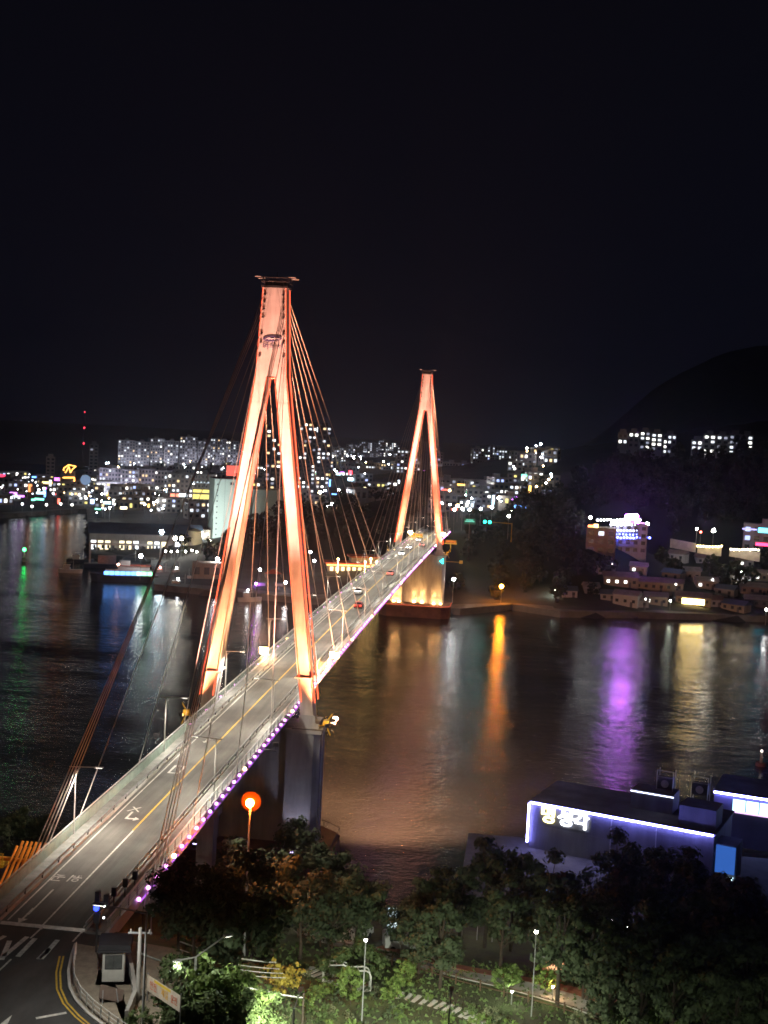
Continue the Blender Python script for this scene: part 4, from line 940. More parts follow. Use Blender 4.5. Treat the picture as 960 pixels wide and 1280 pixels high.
small_boat(100,703,12,'grey fishing boat at the outer end of the market quay',hull_d,None,.2)
small_boat(88,716,10,'low pale boat moored off the market quay',hull_w,None,.1)
# green beacon
p = at(30,702,0); BC = thing('channel_beacon','green-lit channel beacon standing in the dark harbour water','beacon',(p.x,p.y,0))
MB().tube([(0,0,-3),(0,0,2)],1.1,10,.9).build('base', concrete, BC); MB().tube([(0,0,2),(0,0,5)],.25,8).build('post', steel_white, BC); MB().ball((0,0,5.5),.75,10,7).build('lantern', em('green_lamp',(.04,1.,.18),22), BC)
# floating breakwater lights and quay lamps
lamps_q = [(40,636,(1.,.97,.9),8),(58,634,(1.,.97,.9),8),(28,633,(.9,.95,1.),7),(90,634,(1.,.95,.85),7),(76,633,(1.,.95,.85),7)]
for x,y,c,st in lamps_q: mast_lamp(x,y-3,2.5,5,c,st,'white lamp along the edge of the left harbour quay',.8,'lamps on the left harbour quay edge')
# quay behind near-tower: pier platform with purple lights, red awnings, lamps
p = at(345,742,0); PB = thing('floating_pier','floating pier with purple-lit stalls seen between the near tower legs','floating pier',(p.x,p.y,.2),face_cam(p))
MB().bx(-14,14,0,5,0,1.2).build('pontoon', concrete, PB)
for k in range(12): MB().bx(-13.5+k*2.4,-13.4+k*2.4,0,.1,1.2,2.3).build('rail_post', steel_white, PB)
MB().bx(-13.6,13.4,0,.08,2.25,2.35).build('rail', steel_white, PB)
for x in (-6,1,8):
    st_ = MB().bx(x-1.6,x+1.6,2,4.6,1.2,3.6).build('stall', wall_pale, PB); MB().prism([(x-1.9,1.7),(x+1.9,1.7),(x+1.9,4.9),(x-1.9,4.9)],3.62,3.8).build('awning', roof_blue, st_)
for x in (-8.2,9.9): MB().ball((x,.8,3.4),.5,8,6).build('purple_lamp', em('lamp_purple',(.55,.12,1.),70), PB)
mast_lamp(272,699,2.6,8,(.95,.97,1.),120,'white lamp on the quay left of the near tower leg',.8)
mast_lamp(325,712,2.6,6,(.95,.9,.95),70,'white lamp behind the floating pier between the tower legs',.6)
mast_lamp(357,728,1,5,(1.,.95,1.),80,'pale lamp at the right end of the floating pier',.5)
def tent(px, py, z, wd, label, m, group=None, rz=.1):
    p = at(px,py,z); t = thing('market_tent', label, 'tent', p, face_cam(p)+rz, group)
    MB().add([(-wd/2,0,2.2),(wd/2,0,2.2),(wd/2,4,2.2),(-wd/2,4,2.2),(0,2,4.2)],[(0,1,4),(1,2,4),(2,3,4),(3,0,4)]).build('roof', m, t)
    for x in (-wd/2+.1,wd/2-.1):
        for y in (.1,3.9): MB().tube([(x,y,-.4),(x,y,2.2)],.06,5).build('post', steel_white, t)
    return t
tent(266,722,2.6,6,'red-roofed stall on the quay left of the near tower leg',roof_red); tent(342,724,2.6,7,'red-roofed stall behind the floating pier',roof_red); tent(285,715,2.6,9,'long dull red canopy on the quay beside the white lamp',roof_red)
building('quay_house','low dark house on the quay behind the small boats','house',240,276,706,724,2.6,wall_tan,None,lit=.15,fl=3,dep=7,seed=141,housing=False,strips=False)
for k,x in enumerate((207,214,222,232,240,246)): mast_lamp(x,688+rnd.uniform(-1,2),2.6,4,(1.,.95,.85),50,'small lamp in the row along the market hall forecourt',.45,'lamps along the market hall forecourt')
# glowing pavilion with red eaves left of the bridge
p = at(446,716,4.5); s = ppm(p)
PV = thing('restaurant_pavilion','glowing orange restaurant pavilion with red-edged flat roofs left of the bridge deck','restaurant',p,face_cam(p)+.15)
MB().bx(-13,4,0,9,-3,3.4).build('wall', wall_tan, PV)
MB().bx(-14,6,-1.2,10,3.5,4.3).build('roof', roof_red, PV); MB().bx(-14.1,6.1,-1.35,-1.22,3.6,4.2).build('eave_light', em('eave_red',(1.,.16,.05),1.6), PV)
MB().bx(-2,15,4,12,-3,6.2).build('upper_wall', wall_tan, PV); MB().bx(-3,17,3,13,6.3,7.0).build('roof', roof_red, PV)
for k in range(6): MB().bx(-12+k*2.5,-10.6+k*2.5,-.08,-.0,.6,2.4).build('window', em('pav_win',(1.,.75,.4),3.2), PV)
MB().bx(-13.6,5,-.9,-.7,3.1,3.45).build('lintel_light', em('pav_warm',(1.,.5,.1),9), PV)
for k in range(5): MB().bx(5+k*2,6.5+k*2,3.8,3.95,1,3.4).build('window', em('pav_yel',(1.,.66,.2),5), PV)
for k,(x,y) in enumerate(((3,-3),(8,-3.5),(12,-2),(-9,-3),(6,0))): MB().ball((x,y,5.2+k*.3),.42,8,6).tube([(x,y,-3),(x,y,4.9+k*.3)],.06,5).build('garden_lamp', em('pav_lamp',(1.,.62,.2),60), PV)
p = at(447,672,20)
mast_lamp(447,676,6,9,(1.,.92,.75),60,'warm lamp above the pavilion roofs',.45)
mast_lamp(388,690,4,8,(1.,.9,1.),45,'pale lamp right beside the near tower right leg, on the far quay',.6)
mast_lamp(393,701,4,6,(1.,.92,1.),45,'second pale lamp beside the near tower right leg, on the far quay',.55)
# curved white roof and dark halls behind the cables
p = at(424,640,9); AR = thing('arena_hall','low hall with a curved white roof behind the stay cables','hall',p,face_cam(p))
g = MB()
for k in range(8):
    a, b_ = -17+34*k/8, -17+34*(k+1)/8; f = lambda q: 6.5-4.2*(q/17)**2
    g.hexa([(a,0,-2),(b_,0,-2),(b_,14,-2),(a,14,-2)],[(a,0,f(a)),(b_,0,f(b_)),(b_,14,f(b_)+.6),(a,14,f(a)+.6)])
g.build('wall', mat('arena_white',(.5,.52,.52),.6,var=.15), AR); MB().bx(-15,15,-.06,0,1.4,2.4).build('window_band', dark_win, AR)
mast_lamp(408,632,9,7,(.95,.98,1.),130,'bright white lamp before the curved-roof hall',1.0); mast_lamp(415,630,9,7,(.95,.98,1.),90,'second white lamp before the curved-roof hall',.8)

# ---- far end of the bridge: signals, gantry, lamps
zr = 25.2
def gantry(px, py, y_, h, span, label, lampc, cat='traffic signal', sgn=-1, lampn=2, z=zr):
    p = at(px,py,z); t = thing('traffic_signal', label, cat, p, face_cam(p))
    MB().tube([(0,0,-2),(0,0,h)],.16,8,.12).build('pole', yellow_paint, t); MB().tube([(0,0,h-.3),(sgn*span,0,h)],.11,6).build('arm', yellow_paint, t)
    for k in range(lampn):
        hd = MB().bx(sgn*span+k*2.1-1.0*0-.9,sgn*span+k*2.1+.9,-.2,.2,h-.5,h+.3).build('signal_head', steel_dark, t)
        MB().ball((sgn*span+k*2.1,-.3,h-.1),.62,10,6,(1,.5,1)).build('lamp', em('signal_%d' % int(lampc[1]*99),lampc,14), hd)
    return t
gantry(639,672,0,6.2,11.5,'traffic signal with two green lamps on a long arm beyond the bridge end',(.02,1.,.62))
mg = thing('road_sign','green road sign on a post beyond the bridge end','road sign',at(586,672,zr)); MB().tube([(0,0,-1),(0,0,8)],.14,6).build('post', steel_grey, mg); MB().bx(-2.4,2.4,-.1,.1,5.6,8.0).build('panel', mat('sign_green',(.02,.30,.18),.5,var=.1), mg); MB().bx(-2.0,2.0,-.13,-.11,6.6,6.9).bx(-1.5,1.5,-.13,-.11,7.2,7.5).build('lettering', em('sign_bars',(.2,1.,.75),1.2,False), mg)
for k,(x,y,c,st) in enumerate([(578,636,(1.,1.,.95),110),(587,637,(.9,1.,.95),80),(568,637,(1.,.95,.85),60),(615,634,(.95,1.,1.),90),(638,638,(1.,.97,.9),90),(636,645,(1.,.97,.9),60),(601,636,(.8,1.,1.),50)]):
    mast_lamp(x,y,zr,9,c,st,'white street lamp on the road beyond the bridge end',.6,'street lamps on the road beyond the bridge')
mast_lamp(588,658,18,6,(1.,.97,.95),90,'single white lamp below the road sign beside the far tower',.6)
mast_lamp(567,724,6,8,(.95,.97,1.),110,'white lamp on the dark shore just right of the far pier',.55)
sg2 = thing('navigation_arrow','cyan navigation arrow lamp on a yellow bracket at the far pier',"navigation lamp",(9.9,275.5,ZD(280)-5.0))
MB().tube([(0,0,0),(6.2,0,0)],.09,6).box((6.4,0,.1),(1.2,.8,1.1)).build('bracket', yellow_paint, sg2); MB().add([(-1.6,-.3,0),(-.1,-.3,1.1),(-.1,-.3,-1.1)],[(0,1,2)]).add([(-1.6,.0,0),(-.1,.0,1.1),(-.1,.0,-1.1)],[(2,1,0)]).build('arrow', em('nav_cyan',(.05,.8,.8),5), sg2)
for k,(px,py) in enumerate(((563,672),(511,667))):
    b_ = thing('access_platform','yellow steel access platform beside a leg of the far tower, ' + ('on the sea side' if k == 0 else 'between the legs'),'platform',(11.5 if k == 0 else -2.5,287 if k == 0 else 300,ZD(280)+(.5 if k == 0 else 1.2)))
    MB().bx(-2.2,2.2,-.3,.3,0,.35).bx(-2.2,2.2,-.05,.05,1.4,1.5).bx(-2.2,-2.1,-.05,.05,.35,1.4).bx(2.1,2.2,-.05,.05,.35,1.4).bx(-.05,.05,-.05,.05,.35,1.4).bx(-.12,.12,-.1,.1,-3,0).build('platform', yellow_paint, b_)
    MB().bx(-1.9,1.9,-.02,.02,.5,1.3).build('panel', orange_paint, b_)

# ---- right shore
HP = building('harbour_hotel','pale hotel under a violet neon roof sign on the wooded right shore','hotel',733,768,668,694,15,wall_tan,None,lit=.08,bay=3.2,fl=3.0,seed=150,dep=10,housing=False,p=on_far(750,694),wid=12.5,hgt=10.5)
HP2 = building('terrace_wing','terraced restaurant wing glowing blue and white beside the violet sign','restaurant',762,806,661,694,15,wall_pale,None,lit=.0,bay=3.2,fl=3.0,seed=151,dep=9,housing=False,ledge=True,strips=False,p=on_far(784,693),wid=16,hgt=12.5)
d2 = dep_of(HP2)-1.0
def glow_row(label, x0, x1, y, col, st, n, d, r=.45, name='light_string'):
    t = thing(name, label, 'light string', at_depth(x0,y,d)); c = t.location.copy()
    for k in range(n): q = at_depth(lerp(x0,x1,k/(n-1)), y+rnd.uniform(-.6,.6), d); MB().ball(q-c,r,8,5).build('bulb', em('str_%d_%d_%d_%d' % (col[0]*99,col[1]*99,col[2]*99,st),col,st), t)
    MB().tube([(0,0,.1),at_depth(x1,y,d)-c+Vector((0,0,.1))],.05,4).build('wire', steel_dark, t); return t
glow_row('row of white bulbs along the top of the terrace wing',747,800,650,(.92,.94,1.),18,14,d2)
glow_row('row of white bulbs under the roof edge of the terrace wing',764,798,656,(.75,.8,1.),14,9,d2)
glow_row('row of blue bulbs along the middle terrace floor',764,800,663,(.5,.55,1.),8,10,d2)
glow_row('row of deep blue bulbs along the lowest terrace',764,812,672,(.10,.12,1.),22,13,d2,.5)
glow_row('second row of deep blue bulbs under the terrace floor',766,800,668,(.15,.2,1.),12,9,d2,.4)
poly_neon('violet neon arch sign on the roof of the terrace wing',[(785,655),(785,645.5),(795,645.5),(795,655)],d2+1,em('neon_violet',(.72,.16,1.),120),.5)
poly_neon('second violet tube of the neon arch on the terrace roof',[(783,656),(782.5,644),(797,643.5),(797.5,655)],d2+2,em('neon_violet2',(.55,.10,1.),120),.4)
sign(None,735,742,656,662,0,(1.,.25,.08),6,'orange-red sign on the hotel corner','sign',depth=d2)
sign(None,742,748,655,660,0,(1.,.7,.2),6,'amber sign next to the orange-red one on the hotel corner','sign',depth=d2)
sign(None,737,748,668,672,0,(1.,.98,.95),8,'white sign band above the hotel windows','sign',depth=d2)
sign(None,734,744,684,691,0,(.75,.95,1.),1.8,'lit white window board low on the hotel wall','sign',depth=d2+1)
mast_lamp(738,648,16,14,(1.,.97,.95),90,'white lamp at the hotel roof corner',.6,p=at_depth(738,647,d2))
mast_lamp(809,654,16,13,(.95,.95,1.),150,'tall white lamp right of the violet arch sign',.75,p=at_depth(809,655,d2))
mast_lamp(803,657,16,12,(.95,.95,1.),80,'shorter white lamp right of the violet arch sign',.6,p=at_depth(804,657,d2+6))
# coast road wall and lamps
RW = thing('road_wall','pale lit parapet wall of the coast road on the wooded right shore','wall',at(895,690,18))
c = RW.location.copy()
for a,b_ in (((838,676),(870,682)),((872,683),(902,687)),((912,687),(950,694))):
    A_,B_ = at_depth(*a,565)-c, at_depth(*b_,562)-c; dd = Vector((B_-A_)); nn = Vector((0,.4,0))
    MB().hexa([A_-Vector((0,0,3)),B_-Vector((0,0,3)),B_+nn-Vector((0,0,3)),A_+nn-Vector((0,0,3))],[A_+Vector((0,0,1)),B_+Vector((0,0,1)),B_+nn+Vector((0,0,1)),A_+nn+Vector((0,0,1))]).build('wall_panel', concrete_pale, RW)
glow_row('row of warm parapet lights on the coast road',872,902,683,(1.,.75,.3),22,9,561,.4); glow_row('row of warm parapet lights before the three-storey hotel',914,948,687,(1.,.82,.5),22,11,559,.4)
mast_lamp(892,663,18,9,(1.,.95,.82),170,'bright coast road lamp lighting the trees behind it',.75,p=at_depth(892,663,566)); mast_lamp(871,661,18,9,(1.,.95,.95),60,'small white coast road lamp',.5,p=at_depth(871,661,570)); mast_lamp(876,666,18,8,(1.,.15,.1),14,'small red lamp beside the coast road lamp',.5,p=at_depth(876,665,568))
H3 = building('seaside_hotel','three-storey white hotel with a blue-lit sign and a red-lit eave on the right shore','hotel',928,985,657,690,17,wall_pale,None,lit=.25,bay=4,fl=3.4,seed=152,dep=10,mix=(1,2,0,1,6,0),p=on_far(956,692),wid=21,hgt=12.5)
d3 = dep_of(H3)-1.2
sign(None,948,962,660,666,0,(.1,.75,1.),6,'blue-cyan lit sign on the three-storey white hotel','sign',depth=d3); sign(None,945,975,679,683,0,(1.,.05,.15),5,'red lit eave on the three-storey white hotel','sign',depth=d3)
sign(None,928,946,660.5,662.5,0,(.5,.45,1.),2.0,'violet light band along the roof edge of the white hotel','sign',depth=d3)
# waterfront houses
def house(px, py, z, wd, h, dp, label, wallm, roofm_, lit=0, rz=0., warm=None):
    p = on_far(px,py); t = thing('shore_house', label, 'house', p, face_cam(p)+rz)
    MB().bx(-wd/2,wd/2,0,dp,-2,h).build('wall', wallm, t)
    rf = MB(); rf.add([(-wd/2-.4,-.5,h+.02),(wd/2+.4,-.5,h+.02),(wd/2+.4,dp+.5,h+.02),(-wd/2-.4,dp+.5,h+.02),(-wd/2-.4,dp/2,h+1.7),(wd/2+.4,dp/2,h+1.7)],[(0,1,5,4),(2,3,4,5),(1,2,5),(3,0,4),(3,2,1,0)]); rf.build('roof', roofm_, t)
    n = max(2,int(wd/3))
    for k in range(n):
        x = -wd/2+(k+.5)*wd/n
        MB().bx(x-.6,x+.6,-.06,.0,h*.35,h*.35+1.2).build('window', (warm or win_mats[1]) if k < lit else dark_win, t)
    MB().bx(-.5+wd*.25,.5+wd*.25,-.05,.0,-.5,1.9).build('door', wall_dark, t)
    return t
tin = mat('tin_roof',(.22,.17,.15),.7,var=.35,scale=.3); tin2 = mat('tin_roof_pale',(.30,.29,.30),.7,var=.3,scale=.3)
house(776,737,5,14,4,8,'long low rusty-roofed house with three lit windows at the wooded hill foot',wall_tan,tin,3,.1)
house(812,740,5,18,3.6,9,'long shed with a dull tin roof behind the shore houses',wall_tan,tin,0,.05)
house(781,758,2.6,10,4.5,7,'pale blank-walled shore house standing nearest the sloping bank',wall_pale,tin2,0,-.25)
house(820,757,2.6,9,3.4,7,'small shore house between the blank-walled one and the yellow-lit one',wall_tan,tin2,1,.1)
hy = house(866,757,2.6,14,3.4,7,'shore house with a bright yellow lit front',wall_tan,tin,0,.0); MB().bx(-4.4,4.4,-.12,-.06,.4,2.6).build('lit_front', em('front_yellow',(1.,.72,.25),16), hy)
for k in range(4): MB().bx(-4.4+k*2.2-.06+.0,-4.4+k*2.2+.06,-.16,-.12,.4,2.6).build('mullion', wall_dark, hy)
house(862,726,8,9,4,6,'small white-lit gabled house on the slope above the yellow-lit one',wall_pale,tin2,1,.2)
house(910,724,9,8,3,6,'little dark house on the slope beside the lane lamp',wall_pale,tin2,0,-.2)
house(945,745,4,13,3.2,8,'low house with a pale roof at the right end of the shore lane',wall_tan,tin2,0,.1)
house(950,760,2.6,12,3,7,'dim boat shed at the water below the pale-roofed house',wall_dark,tin2,0,.1)
mast_lamp(817,738,3,5,(.85,1.,.7),130,'greenish-white lamp above the shore houses',.55); mast_lamp(861,712,8,5,(1.,1.,1.),70,'white lamp on the gabled house slope',.55); mast_lamp(927,715,9,6,(1.,1.,1.),110,'white lamp on the shore lane right of the houses',.55)
mast_lamp(693,737,3,5,(.85,1.,.78),140,'greenish-white lamp at the wooded shoreline',.55); mast_lamp(627,733,3,6,(1.,.26,.012),420,'orange sodium lamp at the wooded shoreline',.75)
mast_lamp(838,751,2.6,4,(.9,1.,.8),60,'small lamp between the shore houses',.35); mast_lamp(958,762,2,5,(1.,1.,1.),70,'white lamp at the dim boat shed',.45)
mast_lamp(682,664,22,5,(1.,.98,.95),30,'lone white lamp at the wood edge above the bridge end',.5,p=at_depth(682,664,610))
# more of the shore hamlet: small houses on the bank and lane
for k,(px,py,wd,hh,l) in enumerate([(758,722,8,3,0),(797,722,7,3,1),(838,726,8,3,0),(884,738,9,3.4,1),(905,748,8,3,0),(925,735,8,3.2,1),(838,742,10,3.2,1),(892,760,9,2.8,0),(915,766,10,2.8,0),(800,762,7,2.6,0),(760,752,6,2.6,0),(740,745,6,2.8,0),(932,712,7,3,1),(880,706,7,3,0),(845,702,8,3,0),(955,728,9,3.2,1),(712,748,6,2.6,0)]):
    o = house(px,py,0,wd,hh,6,'small plain house of the hamlet on the wooded right shore',rnd.choice([wall_tan,wall_pale,wall_grey]),rnd.choice([tin,tin2,roof_blue]),l,rnd.uniform(-.5,.5)); o['group'] = 'small houses of the right shore hamlet'
    if k % 3 == 0: q = on_far(px+6,py+2); mast_lamp(0,0,0,4.5,(1.,.93,.8),22,'small warm lane lamp in the right shore hamlet',.3,'lane lamps of the right shore hamlet',p=q+Vector((0,0,4.5)))
pn = MB()
bp = at(951,957,0); BY = thing('buoy','small dark mooring buoy with a pale top light floating on the right','buoy',(bp.x,bp.y,0))
MB().tube([(0,0,-.6),(0,0,.7)],1.3,12,1.1).build('float', caisson_m, BY); MB().tube([(0,0,.7),(0,0,3)],.35,8,.2).build('post', steel_grey, BY); MB().ball((0,0,3.2),.28,8,5).build('lantern', em('buoy_light',(1.,.95,.9),3), BY)
# ================================================================== NEAR BANK
# ---- neon restaurants on the quay
neon_b = em('neon_blue_white',(.28,.27,1.),60)
zr_ = 10.2
A_, B_ = at(664,1003,zr_), at(893,1045,zr_)
ax = Vector((B_.x-A_.x,B_.y-A_.y,0)); L_ = ax.length; ra_ = math.atan2(ax.y,ax.x)
RS = thing('seafood_restaurant','blue-white neon-edged restaurant with glowing rooftop letters behind the dark trees','restaurant',(A_.x,A_.y,2.4),ra_)
HR = zr_-2.4; wall_rest = mat('restaurant_wall',(.14,.14,.18),.7,var=.3,scale=.5,st=(1,1,.15),dirt=.35); DP = 14
MB().bx(0,L_,0,DP,-1,HR).build('wall', wall_rest, RS)
MB().bx(-.3,L_+.3,-.25,DP+.3,HR+.01,HR+.3).build('roof', mat('rest_roof',(.12,.12,.15),.8,var=.35,scale=.4,dirt=.4), RS)
g = MB(); x = 0.
k = 0
while x < L_-.5:
    w_ = min(rnd.uniform(1.2,2.6), L_-x); MB().bx(x,x+w_-(.10 if k > 6 else .02),-.50,-.30,HR-.0,HR+.22).build('neon_tube', neon_b, RS); x += w_; k += 1
for k in range(4): MB().bx(-.3,-.08,-.5,-.3,HR-6.4+k*1.6,HR-6.4+k*1.6+1.5).build('neon_tube', neon_b, RS)
MB().tube([(13.4,-.12,-.5),(13.4,-.12,HR-.1)],.07,6).tube([(20.5,-.12,-.5),(20.5,-.12,HR-.1)],.07,6).build('drainpipe', steel_grey, RS)
for k in range(9): MB().bx(L_*k/9+.02,L_*(k+1)/9-.05,-.05,-.005,.2,HR-3.6).build('cladding_panel', wall_rest, RS)
for k in range(3): MB().bx(12.5+k*3.4,14.3+k*3.4,-.10,-.05,1.0,2.3).build('window', dark_win, RS)
sgn_y = em('sign_letters_yellow',(1.,.86,.35),9); sgn_w = em('sign_letters_white',(.92,.95,1.),11)
for ch,xx,m_,sz in (('명',3.1,sgn_y,2.9),('성',6.0,sgn_w,2.9),('각',8.5,sgn_w,2.9)):
    for ddx in (-.07,.07): lettering(ch, sz, m_, RS, (xx+ddx,-.34,HR-1.6), (math.pi/2,0,0), .10)
MB().bx(1.4,10.2,-.16,-.10,HR-3.1,HR-.2).build('sign_frame', wall_dark, RS)
# rooftop rooms, cooling units, side annex
MB().bx(L_*.50,L_*.73,6.0,10.5,HR+.3,HR+3.3).build('roof_room', wall_rest, RS); MB().bx(L_*.50-.1,L_*.73+.1,5.9,6.0,HR+3.0,HR+3.12).build('neon_tube', em('neon_pale',(.7,.75,1.),5), RS)
MB().bx(L_*.80,L_-.2,1.5,6.5,HR+.3,HR+3.4).build('roof_room', wall_rest, RS)
for x,y in ((L_*.66,9.5),(L_*.85,9.5)):
    cu = MB().bx(x-1.2,x+1.2,y-.8,y+.8,HR+3.4,HR+5.2).build('cooling_unit', steel_dark, RS); g = MB()
    for sx_ in (-1,1):
        for sy_ in (-1,1): g.tube([(x+sx_*1.3,y+sy_*.9,HR+.3),(x+sx_*1.3,y+sy_*.9,HR+6.4)],.06,5)
    g.tube([(x-1.3,y-.9,HR+6.4),(x+1.3,y-.9,HR+6.4)],.06,5).tube([(x-1.3,y-.9,HR+5.4),(x+1.3,y-.9,HR+5.4)],.06,5)
    g.build('frame', steel_white, cu)
    MB().tube([(x,y-.82,HR+4.3),(x,y-.90,HR+4.3)],.62,14).build('fan_grille', steel_white, cu)
MB().bx(L_+.1,L_+3.4,.6,5,-1,HR-1.2).build('annex', wall_rest, RS); MB().bx(L_+.3,L_+3.2,.5,.58,HR-5.6,HR-1.4).build('blue_panel', em('blue_panel',(.06,.22,.85),.55), RS)
MB().bx(L_+2.2,L_+3.1,.40,.48,HR-6.8,HR-6.0).build('door_lamp', em('door_lamp',(.6,.9,1.),6), RS)
A2, B2 = at(893,990,zr_), at(985,1004,zr_)
ax = Vector((B2.x-A2.x,B2.y-A2.y,0)); L2 = ax.length; r2_ = math.atan2(ax.y,ax.x)
RS2 = thing('quay_restaurant','second neon-edged restaurant with a lit cyan window strip, beyond the first','restaurant',(A2.x,A2.y,2.4),r2_)
MB().bx(0,L2,0,12,-1,HR).build('wall', mat('rest2_wall',(.12,.12,.2),.7,var=.2,scale=.2), RS2); MB().bx(-.2,L2+.2,-.2,12.2,HR+.01,HR+.3).build('roof', MATS['rest_roof'], RS2)
k = 0; x = 0.
while x < L2-.3: w_ = min(2.4,L2-x); MB().bx(x,x+w_-.05,-.45,-.25,HR,HR+.22).build('neon_tube', neon_b, RS2); x += w_
for k in range(4): MB().bx(3.2+k*2.2,5.2+k*2.2,-.1,0,HR-2.6,HR-.7).build('lit_window', em('rest_win',(.55,.9,1.),3.2), RS2)
MB().bx(3.0,12.2,-.16,-.11,HR-2.95,HR-2.65).build('sill_light', em('rest_sill',(.8,.5,.9),2), RS2)

# ---- sodium lamp over the dark trees by the bridge
p = at(313,1003,28.5); gz = hN(p.x,p.y)
SL = thing('sodium_lamp','tall sodium lamp blazing orange over the dark trees beside the bridge','street lamp',(p.x,p.y,gz))
MB().tube([(0,0,-.5),(0,0,28.5-gz-.5)],.16,8,.09).build('pole', steel_grey, SL)
MB().ball((0,-.25,28.5-gz),.42,14,9).build('globe', em('sodium_globe',(1.,.20,.025),1200), SL)
g = MB(); n_ = 16; zc_ = 28.5-gz; prof_ = [(.1,.42),(.4,.41),(.75,.39),(1.1,.36)]
for r_,yy in prof_: g.v += [(r_*math.cos(2*math.pi*i/n_), yy, zc_+r_*math.sin(2*math.pi*i/n_)) for i in range(n_)]
for j in range(3):
    for i in range(n_): g.f.append((j*n_+i,j*n_+(i+1)%n_,(j+1)*n_+(i+1)%n_,(j+1)*n_+i)); g.m.append(0)
g.build('halo_dish', mat('halo_orange',(.011,.0036,.0005),.8,.0,var=.1,spec=0.), SL)  # dish added behind the bulb as its orange halo
MB().tube([(0,.8,zc_),(0,0,zc_-1.6)],.07,6).build('bracket', steel_grey, SL)

# ---- trees
DT = 'dark leafy trees between the bridge and the park'
dk = [tree_template('broadleaf_tree','dark leafy tree in the thicket between the bridge side and the park fence',DT,400+k,9.5,3.7,leaf_dark,2600,.27,trunk=.2,low=.2) for k in range(4)]
pine = [tree_template('pine_tree','tall dark evergreen tree in the belt before the neon restaurants','dark evergreens before the neon restaurants',410+k,11,3.4,leaf_dark,2600,.26,cone=.45,trunk=.22,low=.2) for k in range(3)]
def plant(tpls, px_top, py_top, ht, rz=None, **kw):
    """tree whose crown top shows at that pixel: walk along the ray until ground + height meets it"""
    d = ray(px_top, py_top); t = 70.
    while t < 320:
        q = CAM+d*t
        if q.z-ht*.97 <= hN(q.x,q.y): break
        t += .5
    tp = tpls[rnd.randrange(len(tpls))]; base = kw.pop('base', 10.)
    return place(tp, (q.x,q.y,hN(q.x,q.y)), rnd.uniform(0,6.28), ht/base, **kw)
# thicket left of the water gap
for px,py,h in [(212,1050,6),(232,1046,7),(255,1040,8),(285,1050,10),(345,992,15),(352,1000,13),(320,1040,13),(372,1030,12),(392,1058,10),(410,1062,10),(430,1075,9),(452,1090,9),(300,1080,11),(262,1078,9),(228,1080,8),(345,1075,11),(380,1090,10),(415,1098,9),(448,1105,8),(462,1100,7),(330,1108,8),(285,1108,8),(245,1100,7),]:
    plant(dk, px, py, h, base=9.8)
for px,py,h in [(505,1115,8),(530,1098,9),(555,1088,10),(580,1072,11),(612,1064,12),(645,1068,12),(690,1072,12),(718,1082,12),(748,1070,12),(775,1056,13),(802,1040,14),(835,1046,14),(862,1062,13),(900,1075,13),(935,1078,13),(958,1085,13),(528,1128,8),(556,1122,10),(632,1104,10),(705,1118,12),(742,1112,12),(780,1102,12),(820,1098,12),(858,1108,12),(900,1118,12),(940,1120,12),(735,1146,9),(772,1150,11),(812,1146,11),(850,1152,11),(892,1160,11),(935,1160,11),(765,1196,8),(805,1192,9),(845,1196,9),(885,1200,9),(925,1204,9),(955,1206,9)]:
    if (px*7+py) % 3: plant(pine, px, py, h, base=10.6, label='dark tapering evergreen tree in the belt before the neon restaurants', group='dark evergreens before the neon restaurants')
    else: plant(dk, px, py, h, base=10.6, label='dark round-crowned tree among the tapering evergreens before the neon restaurants', group='round-crowned trees before the neon restaurants')
# trees left of the bridge head
for px,py,h in [(8,1020,8),(30,1014,8),(52,1024,7),(-12,1030,8)]:
    plant(dk, px, py, h, base=9.8, label='dim tree on the harbour side of the bridge head beside the orange frame', group='trees on the harbour side of the bridge head')
# lit park trees and shrubs
lt = [tree_template('park_tree','bright green young tree lit by the double-armed lamp','lit green trees around the double-armed lamp',430+k,5.2,2.3,[leaf_green,leaf_bright,leaf_green][k],1900,.19,trunk=.09,low=.15) for k in range(3)]
for px,py,h in [(232,1206,5),(258,1210,6),(282,1216,6),(305,1226,5.5),(244,1236,6),(268,1242,5.5),(298,1250,5),(322,1238,5),(335,1250,4.5),(252,1262,5),(285,1268,4.5),(320,1266,4),(176,1262,2.4),(202,1268,2.6)]:
    plant(lt, px, py, h, base=5.3)
sh = [tree_template('shrub','low shrub in the lit park garden','low shrubs in the lit park garden',440+k,1.7,1.15,[leaf_green,leaf_bright,leaf_pale,leaf_dark][k],420,.13,trunk=.04,cat='shrub',low=.02) for k in range(4)]
for k in range(46):
    px, py = rnd.uniform(345,640), rnd.uniform(1196,1278)
    if py < 1196+(px-430)*.27+8 and px > 425: continue
    plant(sh, px, py, rnd.uniform(.8,1.9), base=1.7)
for px,py,h in [(346,1200,3.2),(352,1215,2.6),(368,1205,3.0)]:
    plant([tree_template('flowering_shrub','yellow-leaved shrub glowing at the dark thicket edge','yellow-leaved shrubs at the thicket edge',460+px,2.6,1.0,leaf_yellow,420,.15,trunk=.05,cat='shrub',low=.1)], px, py, h, base=2.6)
plant([tree_template('round_tree','small round bright green tree lit beside the park fence',None,471,4.2,1.7,leaf_bright,1100,.17,trunk=.07,low=.2)], 636,1203,4.0, base=4.2)
plant([tree_template('round_tree','small leaning bright green tree on the red paved corner',None,472,3.6,1.4,leaf_bright,900,.17,trunk=.07,low=.15)], 683,1205,3.4, base=3.6)
plant([tree_template('round_tree','small pale green tree under the dark evergreens',None,473,3.2,1.2,leaf_pale,600,.17,trunk=.07,low=.2)], 560,1184,3.2, base=3.2)
